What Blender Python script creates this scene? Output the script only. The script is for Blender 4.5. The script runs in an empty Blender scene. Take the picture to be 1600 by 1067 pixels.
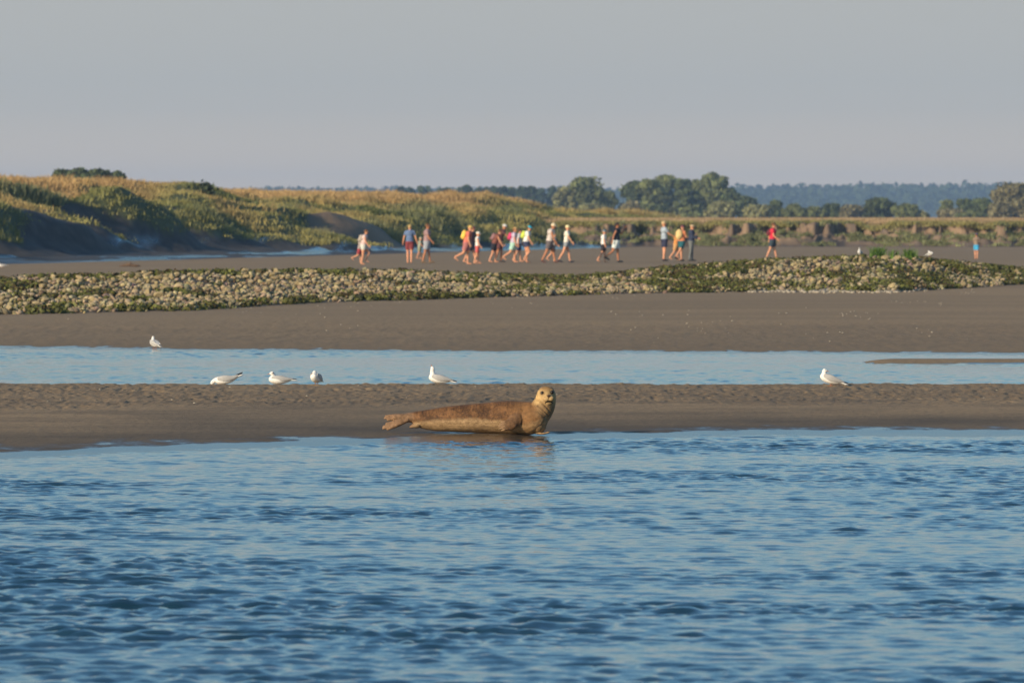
import bpy, math, random
import numpy as np
from mathutils import Vector, Matrix, Euler

random.seed(7)
rng = np.random.default_rng(7)
SC = bpy.context.scene
COL = SC.collection
R = math.radians
F = 11111.0            # focal length in photo pixels (1600 wide)
CAMZ = 2.0
HOR = 344.0
HAZE_DENSITY = 0.00011

# ------------------------------------------------------------------ camera
cam_d = bpy.data.cameras.new('camera')
cam = bpy.data.objects.new('camera', cam_d)
COL.objects.link(cam)
cam.location = (0, 0, CAMZ)
cam.rotation_euler = (R(90), 0, 0)
cam_d.sensor_width = 36
cam_d.lens = F * 36 / 1600
cam_d.shift_y = -(533.5 - HOR) / 1600
cam_d.clip_start = 0.5
cam_d.clip_end = 30000
cam_d.dof.use_dof = True
cam_d.dof.focus_distance = 67.0
cam_d.dof.aperture_fstop = 9.5
SC.camera = cam

# ------------------------------------------------------------------ sky, sun, exposure
SUN_EL, SUN_AZ = 18.5, 47.0      # elevation; degrees left of straight behind the camera
az = R(SUN_AZ)
to_sun = Vector((-math.sin(az) * math.cos(R(SUN_EL)), -math.cos(az) * math.cos(R(SUN_EL)), math.sin(R(SUN_EL))))
world = bpy.data.worlds.new('World')
SC.world = world
world.use_nodes = True
wn, wl = world.node_tree.nodes, world.node_tree.links
wn.clear()
w_out = wn.new('ShaderNodeOutputWorld')
w_bg = wn.new('ShaderNodeBackground')
w_sky = wn.new('ShaderNodeTexSky')
w_sky.sky_type = 'NISHITA'
w_sky.sun_disc = False
w_sky.sun_elevation = R(SUN_EL)
w_sky.sun_rotation = math.atan2(to_sun.x, to_sun.y)
w_sky.air_density = 1.0
w_sky.dust_density = 1.2
w_sky.ozone_density = 1.5
w_bg.inputs['Strength'].default_value = 0.10
w_tc = wn.new('ShaderNodeTexCoord')
w_sep = wn.new('ShaderNodeSeparateXYZ')
w_ramp = wn.new('ShaderNodeValToRGB')
w_mix = wn.new('ShaderNodeMix'); w_mix.data_type = 'RGBA'
wl.new(w_tc.outputs['Generated'], w_sep.inputs[0])
wl.new(w_sep.outputs['Z'], w_ramp.inputs[0])
el = w_ramp.color_ramp.elements     # haze layer low in the sky
el[0].position = 0.0; el[0].color = (1, 1, 1, 1)
el[1].position = 0.17; el[1].color = (0, 0, 0, 1)
e = el.new(0.032); e.color = (0.96, 0.96, 0.96, 1)
e = el.new(0.075); e.color = (0.38, 0.38, 0.38, 1)
wl.new(w_ramp.outputs[0], w_mix.inputs[0])
SKY_TINT = wn.new('ShaderNodeMix'); SKY_TINT.data_type = 'RGBA'; SKY_TINT.blend_type = 'MULTIPLY'
SKY_TINT.inputs[0].default_value = 1.0
SKY_TINT.inputs[7].default_value = (0.76, 1.16, 1.38, 1)
wl.new(w_sky.outputs[0], SKY_TINT.inputs[6])
wl.new(SKY_TINT.outputs[2], w_mix.inputs[6])
w_r2 = wn.new('ShaderNodeValToRGB')       # colour of the haze layer: warm and pale on the horizon itself
w_r2.color_ramp.elements[0].position = 0.004; w_r2.color_ramp.elements[0].color = (0.76, 0.61, 0.45, 1)
w_r2.color_ramp.elements[1].position = 0.017; w_r2.color_ramp.elements[1].color = (0.478, 0.478, 0.462, 1)
wl.new(w_sep.outputs['Z'], w_r2.inputs[0])
w_s10 = wn.new('ShaderNodeVectorMath'); w_s10.operation = 'SCALE'; w_s10.inputs['Scale'].default_value = 10.0
wl.new(w_r2.outputs[0], w_s10.inputs[0]); wl.new(w_s10.outputs[0], w_mix.inputs[7])
wl.new(w_mix.outputs[2], w_bg.inputs[0])
wl.new(w_bg.outputs[0], w_out.inputs[0])

sun_d = bpy.data.lights.new('sun', 'SUN')
sun_d.energy = 4.9
sun_d.angle = R(0.6)
sun_d.color = (1.0, 0.80, 0.56)
sun = bpy.data.objects.new('sun', sun_d)
COL.objects.link(sun)
sun.rotation_euler = to_sun.to_track_quat('Z', 'Y').to_euler()
sun.location = (-200, -100, 100)

SC.view_settings.view_transform = 'Standard'
SC.view_settings.look = 'None'
SC.view_settings.exposure = 0.0
SC.view_settings.gamma = 1.0
SC.render.engine = 'CYCLES'
SC.cycles.use_denoising = True
SC.cycles.max_bounces = 6
SC.cycles.diffuse_bounces = 2
SC.cycles.glossy_bounces = 3
SC.cycles.volume_bounces = 0
SC.cycles.sample_clamp_indirect = 4

# ------------------------------------------------------------------ helpers
def tag(o, label=None, cat=None, group=None, kind=None):
    if label: o['label'] = label
    if cat: o['category'] = cat
    if group: o['group'] = group
    if kind: o['kind'] = kind
    return o

def link(name, me, mat=None, parent=None, loc=None):
    o = bpy.data.objects.new(name, me)
    COL.objects.link(o)
    if mat is not None:
        me.materials.append(mat)
    if parent is not None: o.parent = parent
    if loc is not None: o.location = loc
    return o

def empty(name, loc=(0, 0, 0), rz=0.0):
    o = bpy.data.objects.new(name, None)
    o.empty_display_size = 0.2
    COL.objects.link(o)
    o.location = loc
    o.rotation_euler = (0, 0, rz)
    return o

def mesh_np(name, v, f, smooth=True, col=None, attrs=None):
    v = np.asarray(v, dtype=np.float32); f = np.asarray(f, dtype=np.int32)
    me = bpy.data.meshes.new(name)
    me.vertices.add(len(v)); me.vertices.foreach_set('co', v.ravel())
    k = f.shape[1]
    me.loops.add(f.size); me.loops.foreach_set('vertex_index', f.ravel())
    me.polygons.add(len(f))
    me.polygons.foreach_set('loop_start', np.arange(0, f.size, k, dtype=np.int32))
    me.polygons.foreach_set('loop_total', np.full(len(f), k, dtype=np.int32))
    me.update(calc_edges=True)
    me.polygons.foreach_set('use_smooth', np.full(len(f), smooth, dtype=bool))
    if col is not None: set_col(me, col)
    for an, av in (attrs or {}).items():
        a = me.attributes.new(an, 'FLOAT', 'POINT')
        a.data.foreach_set('value', np.asarray(av, dtype=np.float32).ravel())
    return me

def set_col(me, col):
    c = np.ones((len(me.vertices), 4), dtype=np.float32)
    c[:, :3] = col
    a = me.color_attributes.new('Col', 'FLOAT_COLOR', 'POINT')
    a.data.foreach_set('color', c.ravel())

_tab = rng.random((512, 512)).astype(np.float32)
def vnoise(x, y, seed=0):
    x = np.asarray(x, dtype=np.float64) + seed * 37.13; y = np.asarray(y, dtype=np.float64) + seed * 91.7
    xi = np.floor(x).astype(np.int64); yi = np.floor(y).astype(np.int64)
    fx = x - xi; fy = y - yi
    fx = fx * fx * fx * (fx * (fx * 6 - 15) + 10); fy = fy * fy * fy * (fy * (fy * 6 - 15) + 10)
    a = _tab[xi & 511, yi & 511]; b = _tab[(xi + 1) & 511, yi & 511]
    c = _tab[xi & 511, (yi + 1) & 511]; d = _tab[(xi + 1) & 511, (yi + 1) & 511]
    return ((a * (1 - fx) + b * fx) * (1 - fy) + (c * (1 - fx) + d * fx) * fy) * 2 - 1
def fbm(x, y, oct=4, seed=0):
    s = 0; a = 1.0; t = 0
    for i in range(oct):
        th = 0.6 + 0.9 * i; c_, s_n = math.cos(th) * 2 ** i, math.sin(th) * 2 ** i
        s = s + a * vnoise(x * c_ - y * s_n, x * s_n + y * c_, seed + i * 3); t += a; a *= 0.5
    return s / t
def sm(a, b, x):
    t = np.clip((x - a) / (b - a), 0, 1)
    return t * t * (3 - 2 * t)

# node material helper
def nmat(name, color=(0.5, 0.5, 0.5), rough=0.8, var=0.15, scale=8.0, bump=0.0, bscale=30.0, attr=False, spec=0.3,
         detail=4, transl=0.0, bdist=0.01):
    m = bpy.data.materials.new(name); m.use_nodes = True
    n, l = m.node_tree.nodes, m.node_tree.links
    b = n['Principled BSDF']
    b.inputs['Roughness'].default_value = rough
    b.inputs['Specular IOR Level'].default_value = spec
    tc = n.new('ShaderNodeTexCoord')
    nz = n.new('ShaderNodeTexNoise'); nz.inputs['Scale'].default_value = scale; nz.inputs['Detail'].default_value = detail
    l.new(tc.outputs['Object'], nz.inputs['Vector'])
    mr = n.new('ShaderNodeMapRange')
    mr.inputs['From Min'].default_value = 0.3; mr.inputs['From Max'].default_value = 0.7
    mr.inputs['To Min'].default_value = 1 - var; mr.inputs['To Max'].default_value = 1 + var
    l.new(nz.outputs['Fac'], mr.inputs['Value'])
    vm = n.new('ShaderNodeVectorMath'); vm.operation = 'SCALE'
    if attr:
        at = n.new('ShaderNodeAttribute'); at.attribute_name = 'Col'
        l.new(at.outputs['Color'], vm.inputs[0])
    else:
        vm.inputs[0].default_value = color
    l.new(mr.outputs[0], vm.inputs['Scale'])
    l.new(vm.outputs[0], b.inputs['Base Color'])
    if bump > 0:
        nb = n.new('ShaderNodeTexNoise'); nb.inputs['Scale'].default_value = bscale; nb.inputs['Detail'].default_value = 5
        l.new(tc.outputs['Object'], nb.inputs['Vector'])
        bp = n.new('ShaderNodeBump'); bp.inputs['Strength'].default_value = bump; bp.inputs['Distance'].default_value = bdist
        l.new(nb.outputs['Fac'], bp.inputs['Height'])
        l.new(bp.outputs[0], b.inputs['Normal'])
    if transl > 0:
        tr = n.new('ShaderNodeBsdfTranslucent'); l.new(vm.outputs[0], tr.inputs['Color'])
        mx = n.new('ShaderNodeMixShader'); mx.inputs[0].default_value = transl
        l.new(b.outputs[0], mx.inputs[1]); l.new(tr.outputs[0], mx.inputs[2])
        l.new(mx.outputs[0], n['Material Output'].inputs['Surface'])
    return m

# ------------------------------------------------------------------ the lie of the land
def pxof(x, D): return 800 + F * x / D
def curve(pts):
    a = np.array(pts, float)
    return lambda p: np.interp(p, a[:, 0], a[:, 1])
shore_row = curve([(-900, 716), (-100, 721), (0, 719), (100, 715), (200, 708), (400, 701), (600, 693), (870, 688), (1200, 683), (1600, 680), (2500, 680)])
far_row = curve([(-900, 541), (0, 543), (300, 547), (700, 550), (1300, 551), (1600, 553), (2500, 553)])
berm_row = curve([(-900, 500), (0, 490), (300, 485), (420, 477), (500, 472), (650, 468), (800, 463), (1000, 458), (1200, 455), (1400, 456), (1600, 444), (2500, 440)])
top_row = curve([(-900, 440), (0, 440), (200, 434), (300, 430), (500, 428), (620, 428), (700, 432), (800, 435), (900, 437), (950, 433), (1000, 426), (1100, 418), (1200, 411), (1350, 405), (1450, 409), (1600, 424), (2500, 440)])

def berm_line(px):
    return (2 - 0.15) * F / (berm_row(px) - HOR)
def berm_crest(px):
    D = berm_line(px) + 19
    return D, 2 - (top_row(px) - HOR) * D / F

def ground_h(x, D):
    px = pxof(x, D)
    wob = 0.7 * fbm(x / 2.2, D / 9.0, 3, 11)
    ds = 2 * F / (shore_row(px) - HOR) + wob * 0.9
    df = -1.0 + 2 * F / (far_row(px) - HOR) + 0.5 * fbm(x / 1.5, D / 6.0, 3, 15)
    # main sand bar between the river and the channel
    ds = ds + 0.35 * fbm(x / 0.45, D / 2.0, 3, 13)
    t = (D - ds)
    z = np.where(t < 0, t * 0.03, 0)
    ledge = 72.8 + 0.9 * fbm(x / 3.0, 0 * D, 3, 21) - 1.6 * sm(350, 0, px)
    rise = 0.022 * sm(0, 3.0, t) + 0.060 * sm(2.5, 1, (ledge - D)) * (t > 0)
    rise = 0.036 * sm(-0.1, 1.6, t) + 0.052 * sm(ds + 1.5, ledge, D) * (t > 0)
    crest = 81.2 + 0.7 * fbm(x / 2.5, D * 0, 3, 25)
    zc = 0.125 + 0.006 * fbm(x / 0.9, D * 0, 3, 31) - 0.012 * np.exp(-((px - 430) / 200.0) ** 2)
    top = rise + (zc - 0.088) * sm(ledge, crest, D)
    # oblique low dune shapes on the bar's slope
    top += (t > 0) * sm(0.5, 4, t) * 0.012 * vnoise(x / 2.3 + D * 0.10, D / 3.6 - x * 0.12, 33) * sm(80, 74, D)
    z = np.where(t >= 0, top, z)
    back = sm(crest, crest + 5, D)
    z = z * (1 - back) + (-0.12) * back
    # rough, worm-cast texture on the bar top
    rough = sm(ledge - 1.2, ledge + 2.6, D) * (1 - sm(crest + 1, crest + 3, D))
    n1 = fbm(x / 0.075, D / 0.30, 3, 41); n2 = fbm(x / 0.5, D / 1.6, 2, 45)
    z += rough * ((0.014 + 0.008 * fbm(x / 0.9, D / 1.5, 2, 43)) * n1 + 0.010 * n2 - 0.010 * sm(0.2, 0.6, vnoise(x / 0.07, D / 0.22, 49)))
    z += (t > 0) * (1 - rough) * (D < 76) * 0.0022 * fbm(x / 0.25, D / 0.9, 3, 51)
    # small spit in the channel on the right
    sp = np.exp(-((D - 99.9 - 0.4 * vnoise(x / 1.4, 0 * D, 61)) / 1.8) ** 2) * sm(1250, 1400, px)
    # beach beyond the channel
    b = sm(df - 8, df, D)
    zb = 0.0 + 0.05 * sm(df, df + 10, D) + 0.09 * sm(df + 10, df + 26, D)
    zb += 0.012 * fbm(x / 3.0, D / 14.0, 3, 65) * sm(df + 1, df + 12, D) + 0.012 * fbm(x / 0.20, D / 0.9, 3, 69) * sm(df, df + 5, D) * (1 - 0.6 * sm(df + 12, df + 30, D))
    z = np.where(D > df - 8, np.where(D > df, zb, -0.12 * (1 - b)), z)
    z = np.maximum(z, np.where((D > 92) & (D < 112), -0.12 + 0.17 * sp, -9))
    # stone berm core
    bl = berm_line(px); dc, zc2 = berm_crest(px)
    u = (D - bl) / np.maximum(dc - bl, 1)
    prof = np.sin(np.clip(u, 0, 1) * math.pi / 2) ** 1.0 * 0.55 + 0.45 * sm(0, 1, u)
    prof = np.where(u < -0.0, 0, prof) * (1 - sm(dc + 1, dc + 10, D))
    z = np.where(D > bl, np.where(D < dc + 12, 0.15 + (zc2 - 0.15) * prof, z), z)
    fl = sm(dc + 2, dc + 14, D)
    zf = 0.05 + 0.012 * fbm(x / 6, D / 30, 3, 71)
    z = np.where(D > dc + 1, z * (1 - fl) + zf * fl, z)
    return z

def fan(name, us, Ds, hfun, extra=None):
    U, DD = np.meshgrid(us, Ds)
    X = U * DD
    Z = hfun(X, DD)
    v = np.stack([X.ravel(), DD.ravel(), Z.ravel()], 1)
    nr, nc = U.shape
    i = np.arange(nr * nc).reshape(nr, nc)
    f = np.stack([i[:-1, :-1].ravel(), i[:-1, 1:].ravel(), i[1:, 1:].ravel(), i[1:, :-1].ravel()], 1)
    at = extra(X, DD, Z) if extra else None
    return mesh_np(name, v, f, True, None, at)

def fan_us(fine, lim, nf, ext):
    a = np.linspace(-lim, lim, nf)
    side = np.geomspace(lim * 1.01, ext, 60)
    return np.concatenate([-side[::-1], a, side])

# sand material
def sand_material():
    m = bpy.data.materials.new('tidal_sand'); m.use_nodes = True
    n, l = m.node_tree.nodes, m.node_tree.links
    b = n['Principled BSDF']
    wet = n.new('ShaderNodeAttribute'); wet.attribute_name = 'wet'
    tone = n.new('ShaderNodeAttribute'); tone.attribute_name = 'tone'
    geo = n.new('ShaderNodeNewGeometry')
    mp = n.new('ShaderNodeMapping'); mp.inputs['Scale'].default_value = (0.8, 0.28, 1.0)
    l.new(geo.outputs['Position'], mp.inputs['Vector'])
    nz = n.new('ShaderNodeTexNoise'); nz.inputs['Scale'].default_value = 1.6; nz.inputs['Detail'].default_value = 9; nz.inputs['Roughness'].default_value = 0.65
    l.new(mp.outputs[0], nz.inputs['Vector'])
    nz2 = n.new('ShaderNodeTexNoise'); nz2.inputs['Scale'].default_value = 14; nz2.inputs['Detail'].default_value = 6; nz2.inputs['Roughness'].default_value = 0.7
    l.new(mp.outputs[0], nz2.inputs['Vector'])
    # wet mask broken up by noise
    ad = n.new('ShaderNodeMath'); ad.operation = 'MULTIPLY_ADD'
    l.new(nz.outputs['Fac'], ad.inputs[0]); ad.inputs[1].default_value = 1.5; 
    sb = n.new('ShaderNodeMath'); sb.operation = 'SUBTRACT'; l.new(wet.outputs['Fac'], sb.inputs[0]); sb.inputs[1].default_value = 0.75
    l.new(sb.outputs[0], ad.inputs[2])
    wm = n.new('ShaderNodeMapRange'); wm.interpolation_type = 'SMOOTHSTEP'
    wm.inputs['From Min'].default_value = 0.38; wm.inputs['From Max'].default_value = 0.72
    l.new(ad.outputs[0], wm.inputs['Value'])
    rr = n.new('ShaderNodeValToRGB')
    rr.color_ramp.elements[0].position = 0.3; rr.color_ramp.elements[0].color = (0.218, 0.139, 0.066, 1)
    rr.color_ramp.elements[1].position = 0.72; rr.color_ramp.elements[1].color = (0.345, 0.228, 0.113, 1)
    l.new(nz2.outputs['Fac'], rr.inputs[0])
    mt = n.new('ShaderNodeVectorMath'); mt.operation = 'SCALE'
    l.new(rr.outputs[0], mt.inputs[0]); l.new(tone.outputs['Fac'], mt.inputs['Scale'])
    mx = n.new('ShaderNodeMix'); mx.data_type = 'RGBA'
    l.new(wm.outputs[0], mx.inputs[0]); l.new(mt.outputs[0], mx.inputs[6]); mx.inputs[7].default_value = (0.072, 0.056, 0.040, 1)
    l.new(mx.outputs[2], b.inputs['Base Color'])
    ro = n.new('ShaderNodeMapRange'); ro.inputs['To Min'].default_value = 0.9; ro.inputs['To Max'].default_value = 0.20
    l.new(wm.outputs[0], ro.inputs['Value']); l.new(ro.outputs[0], b.inputs['Roughness'])
    b.inputs['Specular IOR Level'].default_value = 0.5
    bp = n.new('ShaderNodeBump'); bp.inputs['Distance'].default_value = 0.03
    bs = n.new('ShaderNodeMapRange'); bs.inputs['To Min'].default_value = 0.55; bs.inputs['To Max'].default_value = 0.02
    l.new(wm.outputs[0], bs.inputs['Value']); l.new(bs.outputs[0], bp.inputs['Strength'])
    l.new(nz2.outputs['Fac'], bp.inputs['Height']); l.new(bp.outputs[0], b.inputs['Normal'])
    return m
M_SAND = sand_material()

def sand_attrs(X, D, Z):
    px = pxof(X, D)
    wet = (0.56 * sm(0.048, 0.034, Z) + 0.60 * sm(0.033, 0.014, Z)) * (D < 80) + 0.9 * sm(0.010, 0.001, Z) * ((D >= 80) & (D < 130))
    tone = np.ones_like(Z)
    tone *= np.where(D < 79, 0.44 + 0.36 * sm(0.035, 0.085, Z), 0.93)  # damp lower slope darker; lit look of the ledge painted into the tone
    tone *= np.where(D < 76, 1 + 0.5 * fbm(X / 1.8 + D * 0.12, D / 1.1 - X * 0.15, 3, 87), 1.0)
    tone *= 1 - 0.20 * sm(135, 110, D) * (D > 100)
    tone *= 1 - 0.10 * sm(0.0, 0.5, fbm(X / 1.5, D / 4, 3, 81)) * (D < 90)
    tone *= 1 + 0.05 * fbm(X / 4, D / 12, 3, 83) + 0.16 * fbm(X / 9, D / 3.0, 3, 85)
    wet = wet + 0.22 * sm(0.15, 0.45, fbm(X / 5, D / 5, 3, 89)) * (D > 112)
    bl = berm_line(px); dc, _ = berm_crest(px)
    tone = np.where((D > bl - 0.2) & (D < dc + 5), 0.35, tone)
    return {'wet': wet, 'tone': tone}

Ds = np.concatenate([np.arange(8, 54, 2.0), np.arange(54, 58, 0.5), np.arange(58, 87, 0.09), np.arange(87, 106, 0.4),
                     np.arange(106, 130, 0.25), np.arange(130, 240, 0.6), np.arange(240, 560, 4), np.geomspace(560, 9500, 30)])
us = fan_us(None, 0.105, 1100, 1.6)
ground = link('sand_flat', fan('sand_flat', us, Ds, ground_h, sand_attrs), M_SAND)
tag(ground, kind='structure')
mud_bed_depth = -0.12

# ------------------------------------------------------------------ water
def water_material():
    m = bpy.data.materials.new('river_water'); m.use_nodes = True
    n, l = m.node_tree.nodes, m.node_tree.links
    b = n['Principled BSDF']
    b.inputs['Base Color'].default_value = (0.010, 0.038, 0.062, 1)
    b.inputs['Roughness'].default_value = 0.05
    b.inputs['IOR'].default_value = 1.333
    b.inputs['Specular IOR Level'].default_value = 0.5
    geo = n.new('ShaderNodeNewGeometry')
    nz = n.new('ShaderNodeTexNoise'); nz.inputs['Scale'].default_value = 11; nz.inputs['Detail'].default_value = 4
    l.new(geo.outputs['Position'], nz.inputs['Vector'])
    bp = n.new('ShaderNodeBump'); bp.inputs['Strength'].default_value = 0.45; bp.inputs['Distance'].default_value = 0.012
    l.new(nz.outputs['Fac'], bp.inputs['Height']); l.new(bp.outputs[0], b.inputs['Normal'])
    return m
M_WATER = water_material()
wr = np.random.default_rng(3)
WAVES = []
for k in range(110):
    lam = 0.09 * (0.52 / 0.09) ** (wr.random() ** 1.0)
    ang = wr.normal(0, 0.55) + 1.42
    WAVES.append((lam, ang, wr.random() * 6.283))
def water_h(X, D):
    z = np.zeros_like(X)
    wx = X + 0.10 * vnoise(X / 0.9, D / 1.3, 91) ; wy = D + 0.18 * vnoise(X / 1.1, D / 1.5, 93)
    band = fbm(X / 7.0 + D * 0.02, D / 3.6, 3, 95)
    env = 0.95 + 1.0 * band + 0.40 * fbm(X / 1.6, D / 1.1, 2, 97)
    env = np.clip(env, 0.38, 1.5)
    calm = 1 - 0.60 * sm(38, 58, D)
    shore = 1 - 0.40 * sm(62.5, 66, D)
    chan = np.where(D > 80, 0.95, 1.0)
    big = 1.06 - 0.18 * sm(30, 48, D)
    for lam, a, ph in WAVES:
        k = 2 * math.pi / lam
        c = np.sin(k * (wx * math.cos(a) + wy * math.sin(a)) + ph)
        s = (0.0245 if lam < 0.40 else 0.017)
        w = env * (calm if lam > 0.45 else (0.85 + 0.15 * calm))
        z += (c - 0.18 * np.cos(2 * k * (wx * math.cos(a) + wy * math.sin(a)) + 2 * ph)) * s / k * w
    near = np.clip((D - 2 * F / (shore_row(pxof(X, D)) - HOR)) / 3.0 + 1, 0, 1)
    return z * shore * chan * big * np.where(D < 75, 1 - 0.25 * near, 1)
wD = np.concatenate([np.arange(8, 27, 0.6), np.arange(27, 69, 0.05), np.arange(69, 80, 1.0), np.arange(80, 114, 0.13), np.arange(114, 122, 2.0)])
wu = fan_us(None, 0.105, 1050, 1.6)
water = link('river_water', fan('river_water', wu, wD, water_h), M_WATER)
tag(water, kind='structure')

# ------------------------------------------------------------------ left marsh bank
FD = Vector((0.1533, 0.9882)); FN = Vector((-0.9882, 0.1533)); F0 = Vector((-22.5, 313.0))
def bank_pos(t, s): return F0.x + t * FD.x + s * FN.x, F0.y + t * FD.y + s * FN.y
bz = np.array([(-3, -0.1), (0, 0.05), (2, 0.30), (4, 0.75), (5.2, 1.3), (6.4, 2.1), (8, 2.5), (11, 3.0), (14, 3.45), (17, 3.95), (19, 4.3), (23, 4.55), (40, 4.5), (300, 4.3)])
MOUNDS = [(-30, 9.5, 3.4), (6, 8.6, 3.4), (17, 7.4, 3.2), (29, 7.4, 3.2), (42, 8.2, 2.8), (51, 6.8, 3.0), (63, 7.0, 3.4), (75, 5.8, 3.0), (95, 4.6, 3.6),
          (86, 5.4, 3.2), (107, 5.4, 3.2), (136, 5.0, 3.4), (152, 4.4, 3.8), (168, 4.8, 3.4), (186, 4.4, 3.8)]
def mound(t, s):     # rounded grassy lobes standing out of the bank's foot
    m = 0
    for ti, si, ri in MOUNDS:
        m = m + np.exp(-(((t - ti - 0.5 * (6 - s)) / ri) ** 2 + ((s - si) / 2.9) ** 2) ** 1.4)
    return np.clip(m + 0.25 * fbm(t / 1.8, s / 1.5, 2, 119) * (m > 0.1), 0, 1)
def bank_h(t, s):
    # lobes and gullies
    lob = 4.6 * fbm((t + 0.8 * s) / 13.0, s / 40.0, 2, 101) + 2.6 * fbm((t + 0.8 * s) / 4.6, s / 14.0, 2, 105)
    s2 = s + lob * sm(1.5, 7, s) * (1 - 0.75 * sm(14, 24, s))
    z = np.interp(s2, bz[:, 0], bz[:, 1])
    z += 0.35 * fbm(t / 8.0, s / 4.2, 2, 109) * sm(3, 7, s) * (1 - 0.8 * sm(13, 19, s))
    rn = vnoise((t + 2.0 * s) / 8.0, (s - 0.15 * t) / 9.0, 117)
    z += (0.75 - 2.2 * np.abs(rn)) * 0.5 * sm(4, 8, s) * (1 - 0.85 * sm(14, 20, s)) + 0.35 * fbm(t / 3.0, s / 2.0, 2, 111) * sm(3, 7, s)
    z += 0.95 * mound(t, s) - 0.35 * sm(1.5, 4, s) * sm(9, 6, s)
    sc = 1 - 0.19 * sm(20, 180, t)
    endt = sm(236, 288, t)
    z = z * sc
    z = z * (1 - endt) + np.minimum(z, 2.05) * endt
    z += 0.04 * fbm(t / 0.9, s / 0.7, 2, 113) * sm(0.5, 2, s)
    return z
ts = np.concatenate([np.arange(-220, -40, 4.0), np.arange(-40, 300, 0.45), np.arange(300, 700, 12.0)])
ss = np.concatenate([np.arange(-3, 26, 0.3), np.geomspace(26, 500, 34)])
T, S_ = np.meshgrid(ts, ss)
Zb = bank_h(T, S_)
Xb = F0.x + T * FD.x + S_ * FN.x; Yb = F0.y + T * FD.y + S_ * FN.y
i = np.arange(T.size).reshape(T.shape)
fb = np.stack([i[:-1, :-1].ravel(), i[:-1, 1:].ravel(), i[1:, 1:].ravel(), i[1:, :-1].ravel()], 1)
def veg_edge(t):   # height of the lower edge of the grass
    return np.maximum(1.55 - 1.15 * sm(50, 115, t) + (0.9 - 0.2 * sm(60, 120, t)) * fbm(t / 7.0, t * 0, 3, 121) + 0.3 * vnoise(t / 1.7, t * 0, 125), 0.95 - 0.65 * sm(30, 90, t))
def veg_level(t, s):
    return veg_edge(t) + (1.5 - 1.25 * sm(70, 120, t)) * (1 - 2.0 * mound(t, s)) * sm(12.5, 9, s)
def tongue(t, s):  # bare sandy gully running down the bank
    c = 126 - s * 1.4
    return np.exp(-((t - c) / 3.4) ** 2) * sm(8.5, 6.5, s)
Wetb = (1 - 0.5 * sm(25, 0, T)) * sm(1.4, 0.95, Zb) * sm(-0.10, 0.04, fbm(T / 14.0 + S_ / 2.0, S_ / 1.1, 3, 131))
Veg = sm(-0.15, 0.15, Zb - veg_level(T, S_)) * (1 - sm(0.3, 0.6, tongue(T, S_)))
def mud_material():
    m = bpy.data.materials.new('bank_mud'); m.use_nodes = True
    n, l = m.node_tree.nodes, m.node_tree.links
    b = n['Principled BSDF']
    wet = n.new('ShaderNodeAttribute'); wet.attribute_name = 'wet'
    veg = n.new('ShaderNodeAttribute'); veg.attribute_name = 'veg'
    tan = n.new('ShaderNodeAttribute'); tan.attribute_name = 'tan'
    geo = n.new('ShaderNodeNewGeometry')
    nz = n.new('ShaderNodeTexNoise'); nz.inputs['Scale'].default_value = 1.2; nz.inputs['Detail'].default_value = 8
    l.new(geo.outputs['Position'], nz.inputs['Vector'])
    r = n.new('ShaderNodeValToRGB')
    r.color_ramp.elements[0].position = 0.35; r.color_ramp.elements[0].color = (0.036, 0.034, 0.034, 1)
    r.color_ramp.elements[1].position = 0.7; r.color_ramp.elements[1].color = (0.075, 0.068, 0.062, 1)
    l.new(nz.outputs['Fac'], r.inputs[0])
    m0 = n.new('ShaderNodeMix'); m0.data_type = 'RGBA'
    l.new(tan.outputs['Fac'], m0.inputs[0]); l.new(r.outputs[0], m0.inputs[6]); m0.inputs[7].default_value = (0.255, 0.17, 0.105, 1)
    m1 = n.new('ShaderNodeMix'); m1.data_type = 'RGBA'
    l.new(veg.outputs['Fac'], m1.inputs[0]); l.new(m0.outputs[2], m1.inputs[6]); m1.inputs[7].default_value = (0.085, 0.095, 0.035, 1)
    l.new(m1.outputs[2], b.inputs['Base Color'])
    mr = n.new('ShaderNodeMapRange'); mr.inputs['To Min'].default_value = 0.85; mr.inputs['To Max'].default_value = 0.16
    l.new(wet.outputs['Fac'], mr.inputs['Value']); l.new(mr.outputs[0], b.inputs['Roughness'])
    bp = n.new('ShaderNodeBump'); bp.inputs['Strength'].default_value = 0.5; bp.inputs['Distance'].default_value = 0.12
    l.new(nz.outputs['Fac'], bp.inputs['Height']); l.new(bp.outputs[0], b.inputs['Normal'])
    return m
M_MUD = mud_material()
me = mesh_np('marsh_bank', np.stack([Xb.ravel(), Yb.ravel(), Zb.ravel()], 1), fb, True, None,
             {'wet': Wetb, 'veg': Veg, 'tan': np.clip(tongue(T, S_), 0, 1)})
bank = link('marsh_bank', me, M_MUD)
tag(bank, kind='structure')

# ------------------------------------------------------------------ far eroded bank
def edge_D(x):
    e = 517 + 0.7 * fbm(x / 1.3, x * 0 + 2, 3, 143) + 2.6 * fbm(x / 6.0, x * 0, 3, 141) - 1.4 * np.abs(vnoise(x / 3.1, x * 0, 145)) * 1.3 + 0.3 * vnoise(x / 0.6, x * 0, 149)
    return e - 6.0 * sm(24, 33, x)
pf = np.array([(-2, 0.0), (0, 0.05), (1.2, 0.25), (2.6, 0.62), (4.0, 0.92), (4.9, 1.06), (5.05, 1.2), (5.2, 1.5), (5.4, 1.68), (6.2, 1.76), (8, 1.85), (14, 1.98), (40, 2.02), (400, 2.0), (3000, 1.9)])
xs = np.concatenate([np.linspace(-60, 4, 30), np.arange(4, 64, 0.12), np.linspace(65, 900, 40)])
sv = np.concatenate([np.arange(-2, 9, 0.16), np.geomspace(9, 3000, 40)])
XX, SS = np.meshgrid(xs, sv)
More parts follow.
